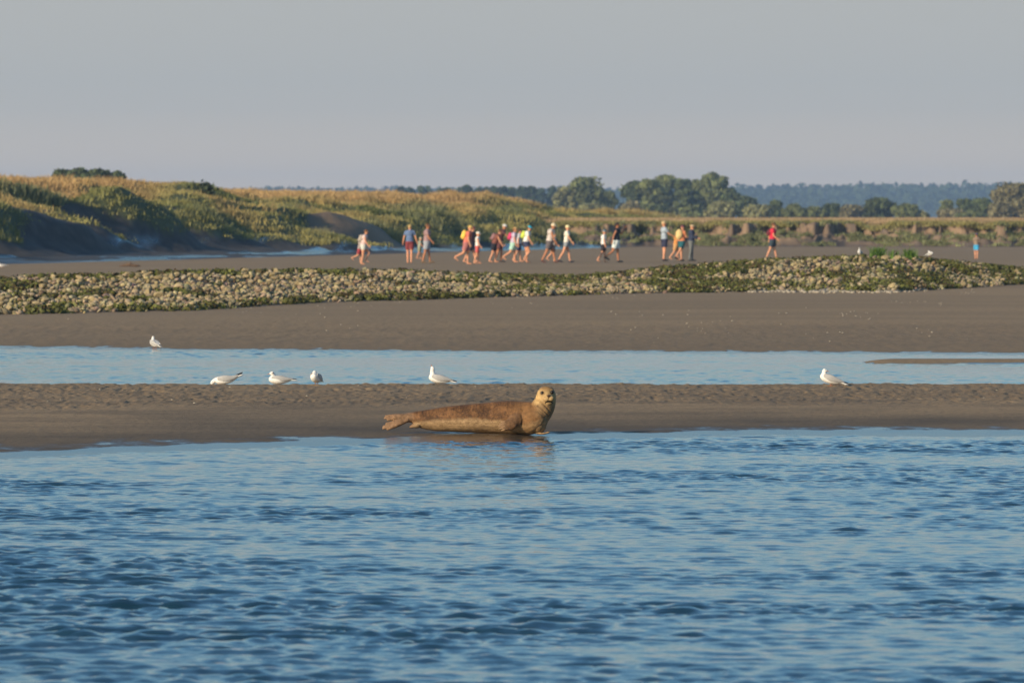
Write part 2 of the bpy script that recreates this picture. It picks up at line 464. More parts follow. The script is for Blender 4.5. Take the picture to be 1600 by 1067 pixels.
def far_warp(XX, SS):
    return (1.5 * fbm(XX / 1.3, SS / 0.9, 3, 151) * sm(0, 2, SS) * sm(9, 6.0, SS) + 1.6 * fbm(XX / 4, SS / 3, 2, 155) * sm(0, 3, SS) * sm(8, 5.5, SS)
            - 0.9 * sm(0.25, 0.55, vnoise(XX / 0.35, SS / 0.6 + 3, 157)) * sm(0.8, 2.5, SS) * sm(6.5, 5.2, SS) + 0.9 * vnoise(XX / 0.5, SS / 0.5, 158) * sm(1, 3, SS) * sm(6.5, 5.2, SS))
warp = far_warp(XX, SS)
Zr = np.interp(SS + warp, pf[:, 0], pf[:, 1]) + 0.08 * fbm(XX / 0.8, SS / 0.6, 2, 159) * sm(0.3, 2, SS)
Yr = edge_D(XX) + SS
def far_drop(x, s_):     # lower, slumped stretches of the rim
    return 1 - 0.20 * sm(0.0, 0.4, fbm(x / 3.6, x * 0 + 1, 3, 163)) * sm(0.5, 4, s_) * sm(13, 6, s_)
Zr = Zr * far_drop(XX, SS)
Zr = np.where(SS > 9, Zr + 0.06 * fbm(XX / 9, SS / 12, 3, 161), Zr)
me = mesh_np('far_bank', np.stack([XX.ravel(), Yr.ravel(), Zr.ravel()], 1),
             (lambda i: np.stack([i[:-1, :-1].ravel(), i[:-1, 1:].ravel(), i[1:, 1:].ravel(), i[1:, :-1].ravel()], 1))(np.arange(XX.size).reshape(XX.shape)),
             True, None, {'wet': Zr * 0, 'veg': sm(5.9, 6.5, SS) * (1 - 0.8 * sm(15, 30, SS)), 'tan': 0.45 + 0.5 * sm(15, 30, SS) + sm(0.4, 0.9, Zr) * (0.45 + 0.9 * fbm(XX / 0.9, SS / 0.8, 3, 165))})
farbank = link('eroded_bank', me, M_MUD)
tag(farbank, kind='structure')

# ------------------------------------------------------------------ grass
M_GRASS = nmat('marsh_grass', attr=True, rough=0.75, var=0.2, scale=0.6, spec=0.2, transl=0.25)
def blades(px_, py_, pz_, h, colr, nb, width, lean=0.35, spread=0.25, seed=0):
    """tufts of nb tapered bent blades; returns mesh arrays (v, f, col)"""
    g = np.random.default_rng(seed)
    n = len(px_)
    N = n * nb
    bx = np.repeat(px_, nb) + g.normal(0, spread, N); by = np.repeat(py_, nb) + g.normal(0, spread, N)
    bz_ = np.repeat(pz_, nb) - 0.06
    hh = np.repeat(h, nb) * g.uniform(0.55, 1.15, N)
    a = g.uniform(0, 2 * np.pi, N)
    w = width * g.uniform(0.7, 1.4, N)
    la = g.uniform(0, 2 * np.pi, N); lm = g.uniform(0.05, lean, N) * hh
    dx, dy = np.cos(a) * w, np.sin(a) * w
    p0 = np.stack([bx - dx, by - dy, bz_], 1); p1 = np.stack([bx + dx, by + dy, bz_], 1)
    mx_, my_ = bx + np.cos(la) * lm * 0.35, by + np.sin(la) * lm * 0.35
    p2 = np.stack([mx_ + dx * 0.8, my_ + dy * 0.8, bz_ + hh * 0.6], 1); p3 = np.stack([mx_ - dx * 0.8, my_ - dy * 0.8, bz_ + hh * 0.6], 1)
    p4 = np.stack([bx + np.cos(la) * lm, by + np.sin(la) * lm, bz_ + hh], 1)
    v = np.stack([p0, p1, p2, p3, p4], 1).reshape(-1, 3)
    o = np.arange(N) * 5
    f = np.concatenate([np.stack([o, o + 1, o + 2], 1), np.stack([o, o + 2, o + 3], 1), np.stack([o + 3, o + 2, o + 4], 1)])
    c = np.repeat(colr * g.uniform(0.9, 1.1, (n, 1)), nb, axis=0) * g.uniform(0.9, 1.1, (N, 1))
    c = np.repeat(c, 5, axis=0)
    return v, f, c

GREEN = np.array([0.165, 0.180, 0.060]); STRAW = np.array([0.58, 0.37, 0.165]); GREY = np.array([0.22, 0.235, 0.14]); OLIVE = np.array([0.39, 0.345, 0.125])
g = np.random.default_rng(5)
NT = 150000
tt = g.uniform(-45, 292, NT); s_ = g.uniform(1.0, 32, NT)
zz = bank_h(tt, s_)
keep = (zz > veg_level(tt, s_)) & (tongue(tt, s_) < 0.35) & ((s_ < 20) | (g.random(NT) < 0.5))
tt, s_, zz = tt[keep], s_[keep], zz[keep]
n1 = fbm(tt / 9, s_ / 5, 3, 171); n2 = fbm(tt / 6, s_ / 3, 2, 175)
straw = np.clip(sm(12.5, 16.5, s_ + 2.5 * n1) * 0.9 + 0.55 * sm(0.1, 0.4, n2) * sm(4, 9, s_), 0, 0.9)[:, None]
grey = sm(0.0, 0.4, n1 - 0.1)[:, None] * (1 - straw)
ol = sm(-0.5, 0.25, n2)[:, None]
colr = GREEN * (1 - ol) + OLIVE * ol
colr = colr * (1 - 0.6 * grey) + GREY * 0.6 * grey
colr = colr * (1 - straw) + STRAW * straw
hh = 0.13 + 0.12 * sm(-0.2, 0.5, n2) + 0.17 * sm(0.0, 0.6, vnoise(tt / 1.3, s_ / 0.9, 179)) + 0.20 * straw[:, 0] + 0.40 * sm(0.15, 0.5, n1) * sm(14, 8, s_)
xg = F0.x + tt * FD.x + s_ * FN.x; yg = F0.y + tt * FD.y + s_ * FN.y
v, f, c = blades(xg, yg, zz, hh, colr, 8, 0.026, 0.8, 0.20, 1)
o = link('marsh_grass', mesh_np('marsh_grass', v, f, False, c), M_GRASS)
tag(o, 'olive green and straw coloured marsh grass over the raised left bank', 'grass', kind='stuff')

# grass on and below the far bank
NT = 26000
xg = g.uniform(2, 60, NT); sg = np.where(g.random(NT) < 0.10, g.uniform(5.2, 6.6, NT), g.uniform(5.9, 24, NT))
zg = np.interp(sg, pf[:, 0], pf[:, 1]) * far_drop(xg, sg)
strawm = sm(6.2, 9.5, sg + 2.2 * fbm(xg / 3, sg, 2, 181))[:, None]
cg = OLIVE * 0.75 * (1 - strawm) + np.array([0.47, 0.33, 0.19]) * strawm
v1, f1, c1 = blades(xg, edge_D(xg) + sg, zg, 0.16 + 0.12 * g.random(NT), cg, 8, 0.03, 0.5, 0.2, 2)
NT = 22000
xg = g.uniform(3, 60, NT); sg = g.uniform(0.6, 6.0, NT)
m_ = (1.3 * fbm(xg / 1.3, sg / 1.0, 3, 185) + 0.35 * np.exp(-((sg - 3.2) / 1.6) ** 2) - 0.12 * sm(26, 34, xg)) > 0.22
xg, sg = xg[m_], sg[m_]
wp = far_warp(xg, sg)
zg = np.interp(sg + wp, pf[:, 0], pf[:, 1]) * far_drop(xg, sg)
cg = (GREEN * 0.45 + GREY * 0.5)[None, :] * g.uniform(0.6, 1.3, (len(xg), 1)) + OLIVE * 0.15
v2, f2, c2 = blades(xg, edge_D(xg) + sg, zg, 0.12 + 0.28 * g.random(len(xg)) ** 2, cg, 8, 0.03, 0.9, 0.14, 3)
o = link('bank_grass', mesh_np('bank_grass', np.concatenate([v1, v2]), np.concatenate([f1, f2 + len(v1)]), False, np.concatenate([c1, c2])), M_GRASS)
tag(o, 'dry straw grass along the top of the far eroded bank with green clumps below', 'grass', kind='stuff')

# ------------------------------------------------------------------ far hills, forest
def hill_h(x, y):
    base = 24.5 * np.exp(-((y - 6600) / 900.0) ** 2) * (1 + 0.06 * fbm(x / 500, y / 400, 3, 191))
    return base * (0.96 + 0.16 * sm(200, 700, x) - 0.02 * sm(-200, -700, x))
hx = np.linspace(-2600, 2600, 260); hy = np.linspace(5200, 7700, 60)
HX, HY = np.meshgrid(hx, hy); HZ = hill_h(HX, HY)
ih = np.arange(HX.size).reshape(HX.shape)
M_HILL = nmat('hill_ground', (0.05, 0.065, 0.03), 0.9, 0.25, 0.01)
hills = link('hills', mesh_np('hills', np.stack([HX.ravel(), HY.ravel(), HZ.ravel()], 1),
     np.stack([ih[:-1, :-1].ravel(), ih[:-1, 1:].ravel(), ih[1:, 1:].ravel(), ih[1:, :-1].ravel()], 1)), M_HILL)
tag(hills, kind='structure')
M_LEAF = nmat('tree_leaves', attr=True, rough=0.8, var=0.25, scale=0.5, spec=0.15, transl=0.15)

def leaf_quads(cen, nrm, size, g):
    n = len(cen)
    r1 = g.normal(0, 1, (n, 3)); nn = nrm + 0.6 * g.normal(0, 1, (n, 3)); nn /= np.linalg.norm(nn, axis=1)[:, None]
    a = np.cross(nn, r1); a /= np.linalg.norm(a, axis=1)[:, None]; b = np.cross(nn, a)
    s = (size * g.uniform(0.6, 1.3, n))[:, None]
    a, b = a * s, b * s * 0.7
    v = np.stack([cen - a, cen - b * 0.9, cen + a * 0.9, cen + b], 1).reshape(-1, 3)
    f = np.arange(n * 4).reshape(n, 4)
    return v, f
def clump_points(centers, radii, per, g):
    P, Nn = [], []
    for c_, r_ in zip(centers, radii):
        k = per
        d = g.normal(0, 1, (k, 3)); d /= np.linalg.norm(d, axis=1)[:, None]
        rad = g.uniform(0.72, 1.08, (k, 1))
        P.append(np.array(c_) + d * rad * np.array(r_)); Nn.append(d)
    return np.concatenate(P), np.concatenate(Nn)

g = np.random.default_rng(9)
nf = 5200
fx = g.uniform(-1100, 1100, nf); fy = 5650 + g.random(nf) * 1050
fz = hill_h(fx, fy)
con = (fx > 200) & (fy > 6150)
rr = g.uniform(4, 6.0, nf)
cen = np.stack([fx, fy, fz + rr * 0.6], 1)
rad = np.stack([rr, rr, rr * np.where(con, 1.5, 0.95)], 1)
P, Nn = clump_points(cen, rad, 9, g)
# conifers pinch towards the tip
v, f = leaf_quads(P, Nn, np.full(len(P), 3.4), g)
cc = np.repeat(g.uniform(0.7, 1.3, nf), 36)[:, None] * np.array([0.045, 0.065, 0.028])
cx_, cy_ = g.uniform(330, 1000, 420), g.uniform(6350, 6600, 420)
cz_ = hill_h(cx_, cy_)
hc = g.uniform(7, 12, 420)
o4 = []
cv = np.stack([np.stack([cx_ + math.cos(a) * 3.2, cy_ + math.sin(a) * 3.2, cz_], 1) for a in (0, 1.256, 2.513, 3.77, 5.027)] + [np.stack([cx_, cy_, cz_ + hc], 1)], 1).reshape(-1, 3)
ci = np.arange(420) * 6 + len(v)
tri = np.concatenate([np.stack([ci + a, ci + (a + 1) % 5, ci + 5, ci + 5], 1) for a in range(5)])
tri = tri[:, :4]
quad_extra_v = cv
# turn triangles into narrow quads by a doubled tip vertex
tipv = cv.reshape(-1, 6, 3)[:, 5, :] + np.array([0.3, 0, 0])
v = np.concatenate([v, cv, tipv]); tip_i = np.arange(420) + len(v) - 420
tri[:, 3] = np.tile(tip_i, 5)
f = np.concatenate([f, tri]); cc = np.concatenate([cc, np.tile(np.array([[0.03, 0.05, 0.022]]), (len(cv) + len(tipv), 1))])
o = link('distant_forest', mesh_np('distant_forest', v, f, False, cc), M_LEAF)
tag(o, 'hazy blue forest covering the distant ridge along the horizon', 'forest', kind='stuff')

# ------------------------------------------------------------------ trees of the middle distance
M_BARK = nmat('tree_bark', (0.09, 0.07, 0.05), 0.9, 0.3, 1.5, 0.4, 3, bdist=0.05)
def tube(points, radii, seg=7):
    """tapered tube through points; returns v, f (quads) with caps left open at 0 radius tips"""
    pts = [Vector(p) for p in points]
    V, Fc = [], []
    for i_, p in enumerate(pts):
        d = (pts[min(i_ + 1, len(pts) - 1)] - pts[max(i_ - 1, 0)]).normalized()
        a = d.orthogonal().normalized(); b = d.cross(a)
        for k in range(seg):
            th = 2 * math.pi * k / seg
            V.append(p + (a * math.cos(th) + b * math.sin(th)) * radii[i_])
    for i_ in range(len(pts) - 1):
        for k in range(seg):
            q = i_ * seg
            Fc.append((q + k, q + (k + 1) % seg, q + seg + (k + 1) % seg, q + seg + k))
    return [tuple(x) for x in V], Fc
def join(parts):
    V, Fc, o_ = [], [], 0
    for v_, f_ in parts:
        V += list(v_); Fc += [tuple(i_ + o_ for i_ in q) for q in f_]; o_ += len(v_)
    return V, Fc
def mesh_py(name, v, f, smooth=True):
    me = bpy.data.meshes.new(name); me.from_pydata([tuple(p) for p in v], [], [tuple(q) for q in f]); me.update()
    me.polygons.foreach_set('use_smooth', [smooth] * len(me.polygons))
    return me

def crown_mesh(w, h, seed, base, nclump=26, per=140, size=0.42, zlow=0.05):
    g = np.random.default_rng(seed)
    nclump = int(nclump * 1.7); per = int(per * 0.7)
    cs, rs = [], []
    for k in range(nclump):
        u = g.random() ** 0.8
        zc = h * (zlow + (0.98 - zlow) * u)
        # broad in the middle, domed at the top
        wid = w * 0.5 * (0.75 + 0.25 * math.sin(min(1, u * 1.6) * math.pi / 2)) * math.sqrt(max(0.06, 1 - max(0, (u - 0.35) / 0.68) ** 2))
        a = g.uniform(0, 6.283); q = g.random() ** 0.55
        r_ = w * g.uniform(0.085, 0.17)
        cs.append((math.cos(a) * max(0, wid - r_ * 0.6) * q, math.sin(a) * max(0, wid - r_ * 0.6) * q * 0.9, min(zc, h - r_ * 0.8)))
        rs.append((r_, r_, r_ * g.uniform(0.7, 0.95)))
    P, Nn = clump_points(cs, rs, per, g)
    P += g.normal(0, 0.12, P.shape)
    P[:, 2] = np.maximum(P[:, 2], 0.1)
    v, f = leaf_quads(P, Nn, np.full(len(P), size), g)
    cl = np.repeat(g.uniform(0.72, 1.3, nclump), per * 4)[:, None]
    col = cl * np.array(base)[None, :] * np.repeat(g.uniform(0.8, 1.2, (len(P), 1)), 4, axis=0)
    return mesh_np('crown', v, f, False, col), cs

def trunk_mesh(cs, w, h, seed):
    g = random.Random(seed)
    parts = [tube([(0, 0, -0.5), (0.1, 0, h * 0.2), (0.0, 0.1, h * 0.45), (0.1, 0, h * 0.75)], [w * 0.045, w * 0.035, w * 0.025, w * 0.008])]
    for c_ in g.sample(cs, min(8, len(cs))):
        z0 = min(c_[2] * 0.6, h * 0.5)
        parts.append(tube([(0.03, 0, z0), (c_[0] * 0.5, c_[1] * 0.5, (z0 + c_[2]) * 0.5 + 0.2), tuple(c_)], [w * 0.018, w * 0.012, w * 0.004], 5))
    v, f = join(parts)
    return mesh_py('trunk', v, f)

TREES = []
def tree(px, top, wpx, D, base, label, group=None, name='broadleaf_tree', seed=None, baserow=341, cat='tree', nclump=26, per=140, size=None):
    mpp = D / F
    h = (baserow + 4 - top) * mpp; w = wpx * mpp
    seed = seed or int(px * 7 + top)
    t = empty(name, ((px - 800) * mpp, D, CAMZ + (HOR - baserow - 4) * mpp), 0)
    tag(t, label, cat, group)
    me, cs = crown_mesh(w, h, seed, base, nclump, per, size or 0.00026 * D)
    link('crown', me, M_LEAF, t)
    link('trunk', trunk_mesh(cs, w, h, seed), M_BARK, t)
    TREES.append(t)
    return t
DK = (0.090, 0.110, 0.040); MD = (0.165, 0.180, 0.065); LT = (0.25, 0.24, 0.105); BR = (0.21, 0.185, 0.095)
tree(915, 278, 78, 1560, MD, 'broad green tree standing apart at the left of the tall tree cluster', nclump=34)
tree(882, 293, 44, 1540, LT, 'paler low tree at the left foot of the broad lone tree')
tree(950, 300, 36, 1600, MD, 'small round tree in the gap between the lone tree and the tall cluster')
tree(992, 284, 58, 1600, DK, 'dark tree forming the left end of the tall tree cluster')
tree(1016, 281, 56, 1560, MD, 'mid green tree second from the left in the tall tree cluster')
tree(1042, 274, 62, 1620, MD, 'high domed tree in the middle of the tall tree cluster', nclump=32)
tree(1070, 281, 50, 1580, DK, 'dark tree just right of the high domed tree')
tree(1090, 282, 48, 1630, MD, 'narrow tree left of the tallest crown of the cluster')
tree(1116, 271, 68, 1600, MD, 'tallest tree, the rounded crown near the right end of the cluster', nclump=34)
tree(1142, 297, 48, 1580, DK, 'dark sloping tree under the right side of the tallest crown')
tree(1165, 308, 44, 1560, DK, 'dark low tree trailing off right of the tall cluster')
tree(985, 316, 42, 1420, BR, 'brownish rounded bush in front of the left end of the tall cluster', name='round_bush', cat='bush')
tree(1025, 322, 46, 1440, DK, 'dark bush in front of the middle of the tall cluster', name='round_bush', cat='bush')
tree(925, 320, 60, 1430, LT, 'pale green bush in front of the broad lone tree', name='round_bush', cat='bush')
tree(1080, 322, 44, 1440, MD, 'mid green bush below the narrow tree of the cluster', name='round_bush', cat='bush')
tree(1125, 316, 62, 1400, LT, 'wide pale green bush in front of the tallest tree', name='round_bush', cat='bush')
tree(1186, 322, 60, 1400, LT, 'wide light olive bush right of the tall cluster', name='round_bush', cat='bush')
tree(1212, 315, 28, 1450, DK, 'small dark round tree peeping above the light olive bushes')
tree(1240, 321, 44, 1400, MD, 'olive bush right of the small dark round tree', name='round_bush', cat='bush')
tree(1272, 325, 40, 1400, MD, 'low green bush in the gap left of the flat dark bush', name='round_bush', cat='bush')
tree(1297, 320, 40, 1420, DK, 'flat topped dark bush left of the big rounded tree', name='round_bush', cat='bush')
tree(1330, 322, 44, 1400, BR, 'brown green bush against the left side of the big rounded tree', name='round_bush', cat='bush')
tree(1372, 311, 62, 1450, DK, 'big rounded dark tree standing alone below the far wooded ridge')
tree(1412, 321, 54, 1400, MD, 'olive bush sloping down right of the big rounded tree', name='round_bush', cat='bush')
tree(1436, 331, 36, 1400, LT, 'lowest pale bush just left of the gap before the right hand trees', name='round_bush', cat='bush')
tree(1480, 315, 26, 1500, MD, 'small upright tree at the left end of the right hand trees')
tree(1484, 328, 44, 1400, BR, 'brown bush under the small upright tree', name='round_bush', cat='bush')
tree(1508, 313, 44, 1500, DK, 'dark green tree between the small upright tree and the tall olive tree')
tree(1535, 312, 46, 1480, DK, 'darkest flat tree touching the left side of the tall olive tree')
tree(1520, 334, 60, 1380, MD, 'low hedge like bush under the dark right hand trees', name='round_bush', cat='bush')
tree(1586, 288, 84, 1300, BR, 'tall olive brown tree cut by the right edge of the view', nclump=40, per=220)
tree(1562, 318, 40, 1290, BR, 'olive brown shoulder tree at the left foot of the tall edge tree')
tree(1625, 300, 60, 1250, LT, 'light green tree beyond the right edge beside the tall olive tree')
# bushes on the skyline behind the left bank
for (px, top, wp, lb) in [(98, 269, 40, 'leftmost green bush of the dark row on the left skyline'),
                          (126, 267, 48, 'tallest bush in the middle of the dark row on the left skyline'),
                          (155, 268, 46, 'dark bush right of the tallest one in the left skyline row'),
                          (182, 272, 26, 'smallest bush at the right end of the left skyline row')]:
    tree(px, top, wp, 760, (0.10, 0.125, 0.06), lb, 'bushes on the left skyline', 'skyline_bush', baserow=292, cat='bush', size=0.3)
tree(322, 291, 20, 420, (0.07, 0.09, 0.05), 'dark shrub at the notch where the left ridge steps down', None, 'skyline_shrub', baserow=300, cat='shrub', nclump=14, per=70, size=0.12)
# tree line behind the bank
gg = random.Random(4)
for k in range(17):
    px = 628 + k * 14.5 + gg.uniform(-3, 3)
    tree(px, 290 + gg.uniform(0, 5) + 0.3 * abs(k - 8), gg.uniform(20, 30), 2300 + gg.uniform(-100, 100), (0.055, 0.08, 0.035),
         'small blue green tree in the even line beyond the straw topped bank', 'tree line beyond the straw topped bank', 'distant_tree', baserow=335, nclump=16, per=80, size=0.75)

# ------------------------------------------------------------------ union builder (voxel remesh)
PENDING = []
def ico(sub):
    import bmesh
    bm = bmesh.new(); bmesh.ops.create_icosphere(bm, subdivisions=sub, radius=1.0)
    v = np.array([p.co[:] for p in bm.verts]); f = np.array([[q.index for q in p.verts] for p in bm.faces]); bm.free()
    return v, f
ICO2, ICO3, ICO4 = ico(2), ico(3), ico(4)

class UB:
    def __init__(s): s.v = []; s.f = []; s.n = 0
    def _add(s, v, f): s.v.append(np.asarray(v, float)); s.f += [tuple(int(i_) + s.n for i_ in q) for q in f]; s.n += len(v)
    def ball(s, c, r, rot=None, sub=ICO3):
        r = np.array(r if hasattr(r, '__len__') else (r, r, r), float)
        v = sub[0] * r
        if rot is not None: v = v @ np.array(Euler(rot).to_matrix()).T
        s._add(v + np.array(c), sub[1]); return s
    def cone(s, p0, r0, p1, r1, seg=14, flat=None):
        p0, p1 = Vector(p0), Vector(p1); d = (p1 - p0)
        if d.length < 1e-6: return s
        d.normalize(); a = d.orthogonal().normalized(); b = d.cross(a)
        V = []
        for p, r_ in ((p0, r0), (p1, r1)):
            for k in range(seg):
                th = 2 * math.pi * k / seg
                V.append(p + (a * math.cos(th) + b * math.sin(th)) * r_)
        V += [p0, p1]
        Fc = [(k, (k + 1) % seg, seg + (k + 1) % seg, seg + k) for k in range(seg)]
        Fc += [((k + 1) % seg, k, 2 * seg) for k in range(seg)] + [(seg + k, seg + (k + 1) % seg, 2 * seg + 1) for k in range(seg)]
        s._add([tuple(x) for x in V], Fc); return s
    def limb(s, pts, rad, sub=ICO2):
        for i_ in range(len(pts) - 1): s.cone(pts[i_], rad[i_], pts[i_ + 1], rad[i_ + 1])
        for p, r_ in zip(pts, rad): s.ball(p, r_ * 1.01, sub=sub)
        return s
    def sweep(s, pts, radii, n=60, sub=ICO3):
        """ellipsoids (rx, ry, rz) densely along a smooth path"""
        P = np.array(pts, float); Q = np.array(radii, float)
        t = np.concatenate([[0], np.cumsum(np.linalg.norm(np.diff(P, axis=0), axis=1))])
        u = np.linspace(0, t[-1], n)
        def cr(A):
            out = []
            for x in u:
                i_ = min(max(np.searchsorted(t, x) - 1, 0), len(t) - 2)
                h_ = (x - t[i_]) / (t[i_ + 1] - t[i_])
                p0 = A[max(i_ - 1, 0)]; p1 = A[i_]; p2 = A[i_ + 1]; p3 = A[min(i_ + 2, len(A) - 1)]
                out.append(0.5 * ((2 * p1) + (-p0 + p2) * h_ + (2 * p0 - 5 * p1 + 4 * p2 - p3) * h_ ** 2 + (-p0 + 3 * p1 - 3 * p2 + p3) * h_ ** 3))
            return np.array(out)
        for p, r_ in zip(cr(P), cr(Q)): s.ball(p, np.maximum(r_, 0.002), sub=sub)
        return s
    def build(s, name, mat, parent=None, voxel=0.012, smooth=3, post=None):
        me = bpy.data.meshes.new(name)
        me.from_pydata([tuple(p) for p in np.concatenate(s.v)], [], s.f); me.update()
        o_ = link(name, me, mat, parent)
        m_ = o_.modifiers.new('r', 'REMESH'); m_.mode = 'VOXEL'; m_.voxel_size = voxel; m_.use_smooth_shade = True
        if smooth:
            q = o_.modifiers.new('s', 'SMOOTH'); q.iterations = smooth; q.factor = 0.5
        PENDING.append((o_, post))
        return o_
def bake_pending():
    dg = bpy.context.evaluated_depsgraph_get()
    out = []
    for o_, post in PENDING:
        me = bpy.data.meshes.new_from_object(o_.evaluated_get(dg), depsgraph=dg)
        out.append((o_, me, post))
    for o_, me, post in out:
        old = o_.data; nm = old.name; mats = list(old.materials)
        o_.modifiers.clear(); o_.data = me; bpy.data.meshes.remove(old); me.name = nm
        me.materials.clear()
        for q in mats: me.materials.append(q)
        me.polygons.foreach_set('use_smooth', [True] * len(me.polygons))
        if post: post(o_)
    PENDING.clear()

# ------------------------------------------------------------------ the seal
M_FUR = nmat('seal_fur', attr=True, rough=0.7, var=0.22, scale=26, bump=0.5, bscale=90, spec=0.18, bdist=0.004, detail=8)
M_EYE = nmat('dark_eye', (0.012, 0.009, 0.008), 0.38, 0.0, spec=0.35)
SEAL_D = 65.55
SCL = SEAL_D / F
def sp(px, py, y=0.0): return ((px - 735) * SCL, y, (677.5 - py) * SCL)
k_ = SCL
seal = empty('seal', ((735 - 800) * SCL, SEAL_D, 2 - (677.5 - HOR) * SCL + 0.002))
tag(seal, 'brown and tan seal lying on wet sand at the water edge with its head raised', 'seal')
ub = UB()
spine = [(630, 654, 0.02), (645, 652.5, 0.02), (658, 655.5, 0.02), (680, 656, 0.02), (700, 654.8, 0.01), (730, 654, 0.0), (760, 653, 0.0), (790, 652.3, -0.01), (812, 653, -0.02), (830, 653.5, -0.05), (840, 650, -0.07)]
rads = [(6, 7, 7), (9, 11, 8.5), (11, 17, 13.6), (14, 21, 17.6), (16, 24, 19.8), (18, 27, 22.0), (20, 29, 23.8), (22, 31, 26.0), (22, 31, 26.0), (20, 29, 25.5), (18, 26, 22.5)]
ub.sweep([sp(*q) for q in spine], [(a * k_, b * k_, c_ * k_) for a, b, c_ in rads], 130)
neck = [(836, 652, -0.07), (844.5, 642, -0.09), (850, 632, -0.10), (852.6, 623, -0.105), (853.3, 617.8, -0.11)]
nr_ = [(20, 23, 20), (19.5, 20, 18), (17.8, 18, 16), (16.0, 17, 14.5), (15.2, 17, 13.8)]
ub.sweep([sp(*q) for q in neck], [(a * k_, b * k_, c_ * k_) for a, b, c_ in nr_], 40)
# chest rounding to the ground
ub.sweep([sp(830, 660, -0.06), sp(840, 661, -0.06)], [(15 * k_, 22 * k_, 17 * k_)] * 2, 8)
# muzzle, whisker pads, brow, chin
ub.ball(sp(856.5, 622, -0.185), (8.8 * k_, 0.062, 7.2 * k_))
ub.ball(sp(853.2, 623.2, -0.222), (5.0 * k_, 0.030, 4.5 * k_))
ub.ball(sp(860.8, 622.2, -0.222), (5.0 * k_, 0.030, 4.5 * k_))
ub.ball(sp(857, 618.4, -0.228), (3.4 * k_, 0.026, 2.6 * k_))
ub.ball(sp(857.4, 628.6, -0.180), (6.4 * k_, 0.035, 3.8 * k_))
ub.ball(sp(847.6, 610.6, -0.165), (4.6 * k_, 0.024, 3.0 * k_))
ub.ball(sp(860.6, 609.8, -0.165), (4.4 * k_, 0.024, 3.0 * k_))
ub.ball(sp(853.5, 609.5, -0.13), (12.0 * k_, 0.07, 6.0 * k_))
ub.ball(sp(848, 621, -0.15), (7.5 * k_, 0.05, 7 * k_))
# fore flipper on the near flank
fl = [(811, 648, -0.180), (805, 655, -0.205), (798, 661, -0.220), (791, 665, -0.220)]
for (x_, z_, y_), rr_ in zip([(q[0], q[1], q[2]) for q in fl], [10, 11, 10, 7]):
    ub.ball(sp(x_, z_, y_), (rr_ * k_, 0.020, rr_ * k_ * 0.95))
ub.sweep([sp(812, 646, -0.16), sp(804, 656, -0.205), sp(792, 665, -0.220)], [(9 * k_, 0.03, 9 * k_), (9.5 * k_, 0.026, 9.5 * k_), (7.5 * k_, 0.014, 7.5 * k_)], 14)
for j in range(5):
    a0 = sp(795 - j * 0.3, 655.5 + j * 3.3, -0.226)
    a1 = sp((783.5, 780.5, 779.0, 780.0, 784.0)[j], (659.5, 662.6, 665.9, 669.1, 671.8)[j], -0.222)
    ub.limb([a0, tuple((p_ + q_) / 2 + (0, -0.006, 0)[i_] for i_, (p_, q_) in enumerate(zip(a0, a1))), a1], [0.010, 0.0095, 0.0065])
# far fore flipper peeping out under the chest
ub.sweep([sp(838, 676, -0.06), sp(848, 677, -0.09), sp(857, 675, -0.10)], [(0.035, 0.06, 0.012), (0.035, 0.05, 0.010), (0.018, 0.03, 0.006)], 12)
# hind flippers
ub.sweep([sp(648, 652, -0.01), sp(632, 653, -0.02), sp(618, 653, -0.03)], [(0.05, 0.035, 0.045), (0.04, 0.03, 0.036), (0.03, 0.025, 0.03)], 14)
for (tx, tz, oy) in [(603, 650.5, 0.02), (601.5, 653.5, 0.01), (606, 656.5, 0.0)]:
    ub.limb([sp(634, 651, 0.0), sp(618, 651.5 + (tz - 653) * 0.6, oy), sp(tx, tz, oy)], [0.026, 0.019, 0.011])
for (tx, tz, oy) in [(604, 662, -0.045), (599.5, 666.5, -0.05), (599, 669.5, -0.055), (606, 670.5, -0.06)]:
    ub.limb([sp(636, 656, -0.03), sp(619, 656 + (tz - 655) * 0.55, oy), sp(tx, tz, oy)], [0.026, 0.021, 0.011])
ub.sweep([sp(625, 658, -0.03), sp(608, 665, -0.05)], [(0.04, 0.018, 0.035), (0.028, 0.012, 0.026)], 10)
ub.sweep([sp(652, 664, -0.03), sp(643, 667, -0.05)], [(0.04, 0.04, 0.03), (0.02, 0.02, 0.012)], 8)

